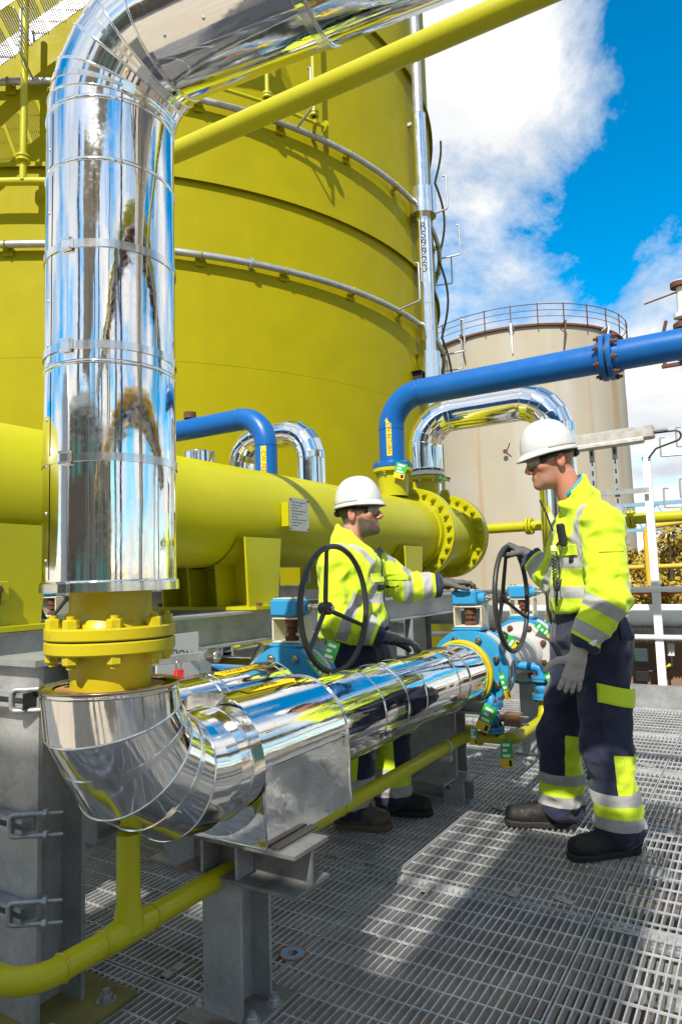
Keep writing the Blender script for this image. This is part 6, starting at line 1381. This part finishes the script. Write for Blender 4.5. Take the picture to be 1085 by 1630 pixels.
man_l = person(dict(label='bearded man in yellow jacket leaning on the clad pipe behind a handwheel', face=FL, look=lookL, ear=(-1.845, 3.24, 1.580), hscale=1.06,
    J=dict(neck=(-1.885, 3.205, 1.42), chest=(-1.885, 3.210, 1.245), belly=(-1.89, 3.225, 1.02), pelvis=(-1.89, 3.235, .83),
           Rsh=(-1.865, 3.030, 1.330), Rel=(-1.855, 3.01, 1.050), Rwr=(-1.628, 3.100, .950), Lsh=(-1.868, 3.400, 1.345), Lel=(-1.745, 3.560, 1.190), Lwr=(-1.560, 3.675, 1.195),
           Rhip=(-1.885, 3.155, .81), Rkn=(-1.840, 3.140, .44), Ran=(-1.865, 3.105, .085), Lhip=(-1.875, 3.320, .81), Lkn=(-1.775, 3.370, .43), Lan=(-1.765, 3.375, .085),
           Rheel=(-1.935, 3.06, 0), Rtoe=(-1.660, 3.16, 0), Lheel=(-1.840, 3.335, 0), Ltoe=(-1.560, 3.43, 0)),
    hem=.93, coltilt=.7, colh=.085, tapes=(1.150, 1.010), cuff=(.200, .090), cuffn=.045, legz=dict(L=(.225, .135, .42), R=(.225, .135, .42)), seed=5, beard=1.0, hair=1.0, helm=dict(rim=.055, top=.205, peak=.02), girth=.165,
    skin=skin_mat('tanned_skin', (.47, .235, .16), (.075, .055, .042)), boots=((BOOT, SOLE), (BOOTB, SOLEB)),
    hands=[dict(m=GLV_B, a=((-1.612, 3.106, .945), (.86, .50, -.22), (.25, .1, 1), (-.45, .88, 0), [cl(.25, .45, .4), cl(.28, .5, .4), cl(.3, .5, .4), cl(.3, .5, .4)]), spread=.03, thumb=(.45, .5, .35), g=1.05),
           dict(m=GLV_B, a=((-1.545, 3.682, 1.202), (.86, .50, .02), (.0, .0, 1), (.5, -.86, 0), [cl(.1, .55, .6), cl(.1, .6, .6), cl(.15, .6, .6), cl(.2, .6, .6)]), spread=.05, thumb=(.5, .45, .25), g=1.05)]))
# ------------------------------------------------------------------ kit on the standing man
rootR, JR, FRv, LR, HR = man_r
rootL, JL, FLv, LL_, HL = man_l
def onto(J, F, LF, f, l, z):
    """point in a man's own axes: f forward, l to his left of his chest, height z"""
    p = J['chest']*A_([1, 1, 0]) + F*f + LF*l; return Vector((p[0], p[1], z))
def v3(a): return Vector((float(a[0]), float(a[1]), float(a[2])))
# radio microphone with antenna and coiled lead
rp_ = thing('radio', 'black radio microphone with coiled lead clipped to the chest of the standing man', 'radio', onto(JR, FRv, LR, .17, .10, 1.33))
p = onto(JR, FRv, LR, .165, .115, 1.415)
b = MB(); b.box(p, (.026, .042, .105), rz=math.atan2(FRv[1], FRv[0])+.5, ry=R(8), bev=.008); b.build('microphone', DARK, rp_)
p2 = p + v3(FRv*.02 - LR*.03)
b = MB(); b.tube([p2 + v3(FRv*.01) + Vector((0, 0, .02)), p2 + v3(FRv*.035) + Vector((0, 0, .10)), p2 + v3(FRv*.062) + Vector((0, 0, .165))], .0042, 8); b.build('antenna', DARK, rp_)
pts = []; A0_ = p + v3(FRv*.025 - LR*.05) + Vector((0, 0, -.07)); 
def coil(a, c, e, turns, r):
    out = []; n = turns*12
    for i in range(n+1):
        t = i/n; q = a*(1-t)**2 + c*(2*t*(1-t)) + e*t*t; tg = ((c-a)*(1-t) + (e-c)*t).normalized(); x, y, _ = frame_of(tg); out.append(q + (x*math.cos(6.283*turns*t) + y*math.sin(6.283*turns*t))*r)
    return out
b = MB(); b.tube(coil(A0_ + Vector((0, 0, -.02)), A0_ + Vector((0, 0, -.26)) + v3(FRv*.015 + LR*.02), p + v3(FRv*.03 + LR*.02) + Vector((0, 0, -.20)), 26, .0085), .0030, 6); b.build('coiled_lead', BLACK, rp_)
b = MB(); b.tube([p + v3(FRv*.03 + LR*.02) + Vector((0, 0, -.20)), p + v3(FRv*.025 + LR*.005) + Vector((0, 0, -.12)), p + Vector((0, 0, -.05))], .0032, 6); b.build('straight_lead', BLACK, rp_)
b = MB(); b.box(A0_ + Vector((0, 0, .01)), (.026, .022, .03), rz=.6, bev=.004); b.tube([A0_ + Vector((0, 0, .02)), A0_ + v3(-FRv*.015+LR*.02) + Vector((0, 0, .11))], .003, 6); b.build('plug', mat('ivory_plug', (.75, .66, .35), .5), rp_)
# lanyard round his neck
c0 = JR['neck'] + A_([0, 0, .012]); ca = un(HR[0] - HR[1]*.03 - c0)
b = MB(); vs = []
for i in range(26):
    a = R(-150 + 300*i/25); e = FRv*math.cos(a) + LR*math.sin(a); q = c0 + ca*.085 + e*.076 - ca*(.062*math.cos(a))
    vs += [q - ca*.011, q + ca*.011, q + ca*.011 + e*.0025, q - ca*.011 + e*.0025]
b.add([v3(q) for q in vs], [(4*i+k, 4*i+(k+1) % 4, 4*i+4+(k+1) % 4, 4*i+4+k) for i in range(25) for k in range(4)], True); b.build('lanyard', mat('teal_lanyard', (.03, .30, .42), .6), rootR)
# pocket flap on the near thigh, pleated cargo pocket, cuff label
def leg_patch(name, J, s, F, z0, z1, a0, a1, r, matl, par, th=.006, waves=.002):
    h_, k_ = J[s+'hip'], J[s+'kn']; vs = []; nz, na = 8, 14; UP = A_([0, 0, 1.]); LFt = np.cross(UP, F)
    for layer in (0, 1):
        for i in range(nz+1):
            z = z0 + (z1-z0)*i/nz; t = (z-h_[2])/(k_[2]-h_[2]); c = h_ + (k_-h_)*t; rr = .12 + (.10-.12)*t + r
            for j in range(na+1):
                a = a0 + (a1-a0)*j/na; e = -LFt*math.cos(a)*(-1 if s == 'L' else 1) + F*math.sin(a); e = (LFt if s == 'L' else -LFt)*math.cos(a) + F*math.sin(a)
                q = c + e*(rr + layer*th + waves*math.sin(a*9+z*60)*layer); q[2] = z + .02*math.sin(a*1.5); vs.append(v3(q))
    w_ = na+1; off = (nz+1)*w_; fs = [(i*w_+j+off, i*w_+j+1+off, (i+1)*w_+j+1+off, (i+1)*w_+j+off) for i in range(nz) for j in range(na)]
    for i in range(nz): fs += [(i*w_, (i+1)*w_, (i+1)*w_+off, i*w_+off), (i*w_+na, i*w_+na+off, (i+1)*w_+na+off, (i+1)*w_+na)]
    for j in range(na): fs += [(j, j+off, j+1+off, j+1), (nz*w_+j, nz*w_+j+1, nz*w_+j+1+off, nz*w_+j+off)]
    b = MB(); b.add(vs, fs, True); return b.build(name, matl, par)
HVM = mat('hi_vis_flap', HV, .8, sheen=.1, bump=.4, bscale=40, bdist=.006); NVM = mat('navy_pocket', NAVY, .85, c2=(.02, .024, .045), nscale=30, bump=.4, bscale=60, bdist=.004)
leg_patch('pocket_flap', JR, 'L', FRv, .665, .745, R(-62), R(35), .012, HVM, rootR)
leg_patch('cargo_pocket', JR, 'L', FRv, .49, .672, R(-58), R(30), .004, NVM, rootR, th=.004)
e = un(JR['Lwr']-JR['Lel']); q = JR['Lwr'] - e*.055; n_ = un(A_([.35, -.93, 0]) - e*(A_([.35, -.93, 0]) @ e)); t_ = np.cross(e, n_)
for k, (m_, o_) in enumerate(((WHITE, -.016), (mat('red_cuff_label', (.6, .12, .10), .6), .012))):
    b = MB(); b.prism([(-.013, -.014), (.013, -.014), (.013, .014), (-.013, .014)], v3(q + n_*.066 + t_*o_), v3(t_), v3(-e), v3(n_*.002)); b.build('cuff_label', m_, rootR)
# cloth details laid onto the jackets: zip, flaps, badges follow the surface
from mathutils.bvhtree import BVHTree
def part_of(root, nm): return [c for c in root.children if c.name.split('.')[0] == nm][0]
def tree_of(o):
    c = pv(o); me = o.data; return BVHTree.FromPolygons([v.co + c for v in me.vertices], [tuple(p.vertices) for p in me.polygons])
def decal(par, tree, name, o, x, y, d, w_, h, matl, lift=.004, nx=10, ny=10):
    """cloth patch w_ by h round point o, dropped along d onto the garment and given thickness"""
    o, x, y, d = V(o), V(x).normalized(), V(y).normalized(), V(d).normalized(); g = []
    for j in range(ny+1):
        for i in range(nx+1):
            p = o + x*(w_*(i/nx-.5)) + y*(h*(j/ny-.5)); hit = tree.ray_cast(p - d*.3, d, .8)[0]; g.append(hit)
    good = [q for q in g if q is not None]
    if len(good) < len(g)*.8: return None
    dm = sum(((q-o).dot(d) for q in good), 0)/len(good)
    vs = []
    for k, q in enumerate(g):
        p = o + x*(w_*((k % (nx+1))/nx-.5)) + y*(h*((k//(nx+1))/ny-.5))
        if q is None: q = p + d*dm
        vs.append(q)
    n = len(vs); top = [q - d*lift for q in vs]; bot = [q + d*.004 for q in vs]; w1 = nx+1
    fs = [(j*w1+i, j*w1+i+1, (j+1)*w1+i+1, (j+1)*w1+i) for j in range(ny) for i in range(nx)]
    ed = [(i, i+1) for i in range(nx)] + [(j*w1+nx, (j+1)*w1+nx) for j in range(ny)] + [(ny*w1+i+1, ny*w1+i) for i in range(nx-1, -1, -1)] + [((j+1)*w1, j*w1) for j in range(ny-1, -1, -1)]
    b = MB(); b.add(top+bot, fs, True); b.f += [(a, c, c+n, a+n) for a, c in ed]; b.sm += [False]*len(ed); b.mi += [0]*len(ed)
    return b.build(name, matl, par)
BADGE = mat('dark_badge', (.012, .014, .022), .7); GREYP = mat('grey_collar_cloth', (.10, .10, .12), .8, bump=.3, bscale=60)
Z_ = Vector((0, 0, 1))
tL = tree_of(part_of(rootL, 'jacket')); fL = v3(FLv); lL = v3(LL_)
front = lambda J, f, l, lf, fv, z: Vector((J['chest'][0], J['chest'][1], z)) + fv*.2 + lf*l
decal(rootL, tL, 'zip', front(JL, 0, .0, lL, fL, 1.17), lL, Z_, -fL, .010, .40, BADGE, nx=2, ny=30)
for l_, z_ in ((-.105, 1.245), (.11, 1.25)): decal(rootL, tL, 'pocket_flap', front(JL, 0, l_, lL, fL, z_), lL, Z_, -fL, .115, .045, HVM, lift=.007)
decal(rootL, tL, 'badge', front(JL, 0, -.10, lL, fL, 1.195), lL, Z_, -fL, .05, .03, BADGE, lift=.005, nx=4, ny=4)
decal(rootL, tL, 'badge', front(JL, 0, .12, lL, fL, 1.19), lL, Z_, -fL, .05, .022, BADGE, lift=.005, nx=4, ny=4)
tR = tree_of(part_of(rootR, 'jacket')); fR = v3(FRv); lR = v3(LR)
dg = (-fR*.8 - lR*.6)
decal(rootR, tR, 'pocket_flap', front(JR, 0, .14, lR, fR, 1.345), (lR*.8 - fR*.6), Z_, dg, .12, .05, HVM, lift=.008)
decal(rootR, tR, 'badge', front(JR, 0, .17, lR, fR, 1.315), (lR*.8 - fR*.6), Z_, dg, .022, .05, BADGE, lift=.006, nx=4, ny=4)
decal(rootR, tR, 'zip', front(JR, 0, .02, lR, fR, 1.27), lR, Z_, -fR, .010, .36, BADGE, nx=2, ny=26)
el_ = v3(JR['Lsh'])*.6 + v3(JR['Lel'])*.4
decal(rootR, tR, 'sleeve_seam', el_ + lR*.2, fR, Z_, -lR, .11, .006, mat('hi_vis_seam', (.42, .60, .01), .8), lift=.003, ny=2)
tT = tree_of(part_of(rootR, 'trousers'))
decal(rootR, tT, 'pocket_flap', v3(JR['Lhip']) + lR*.3 - fR*.085 + Z_*.055, fR, Z_, -lR, .11, .065, NVM, lift=.008)
# radio lead and badges of the grey glove
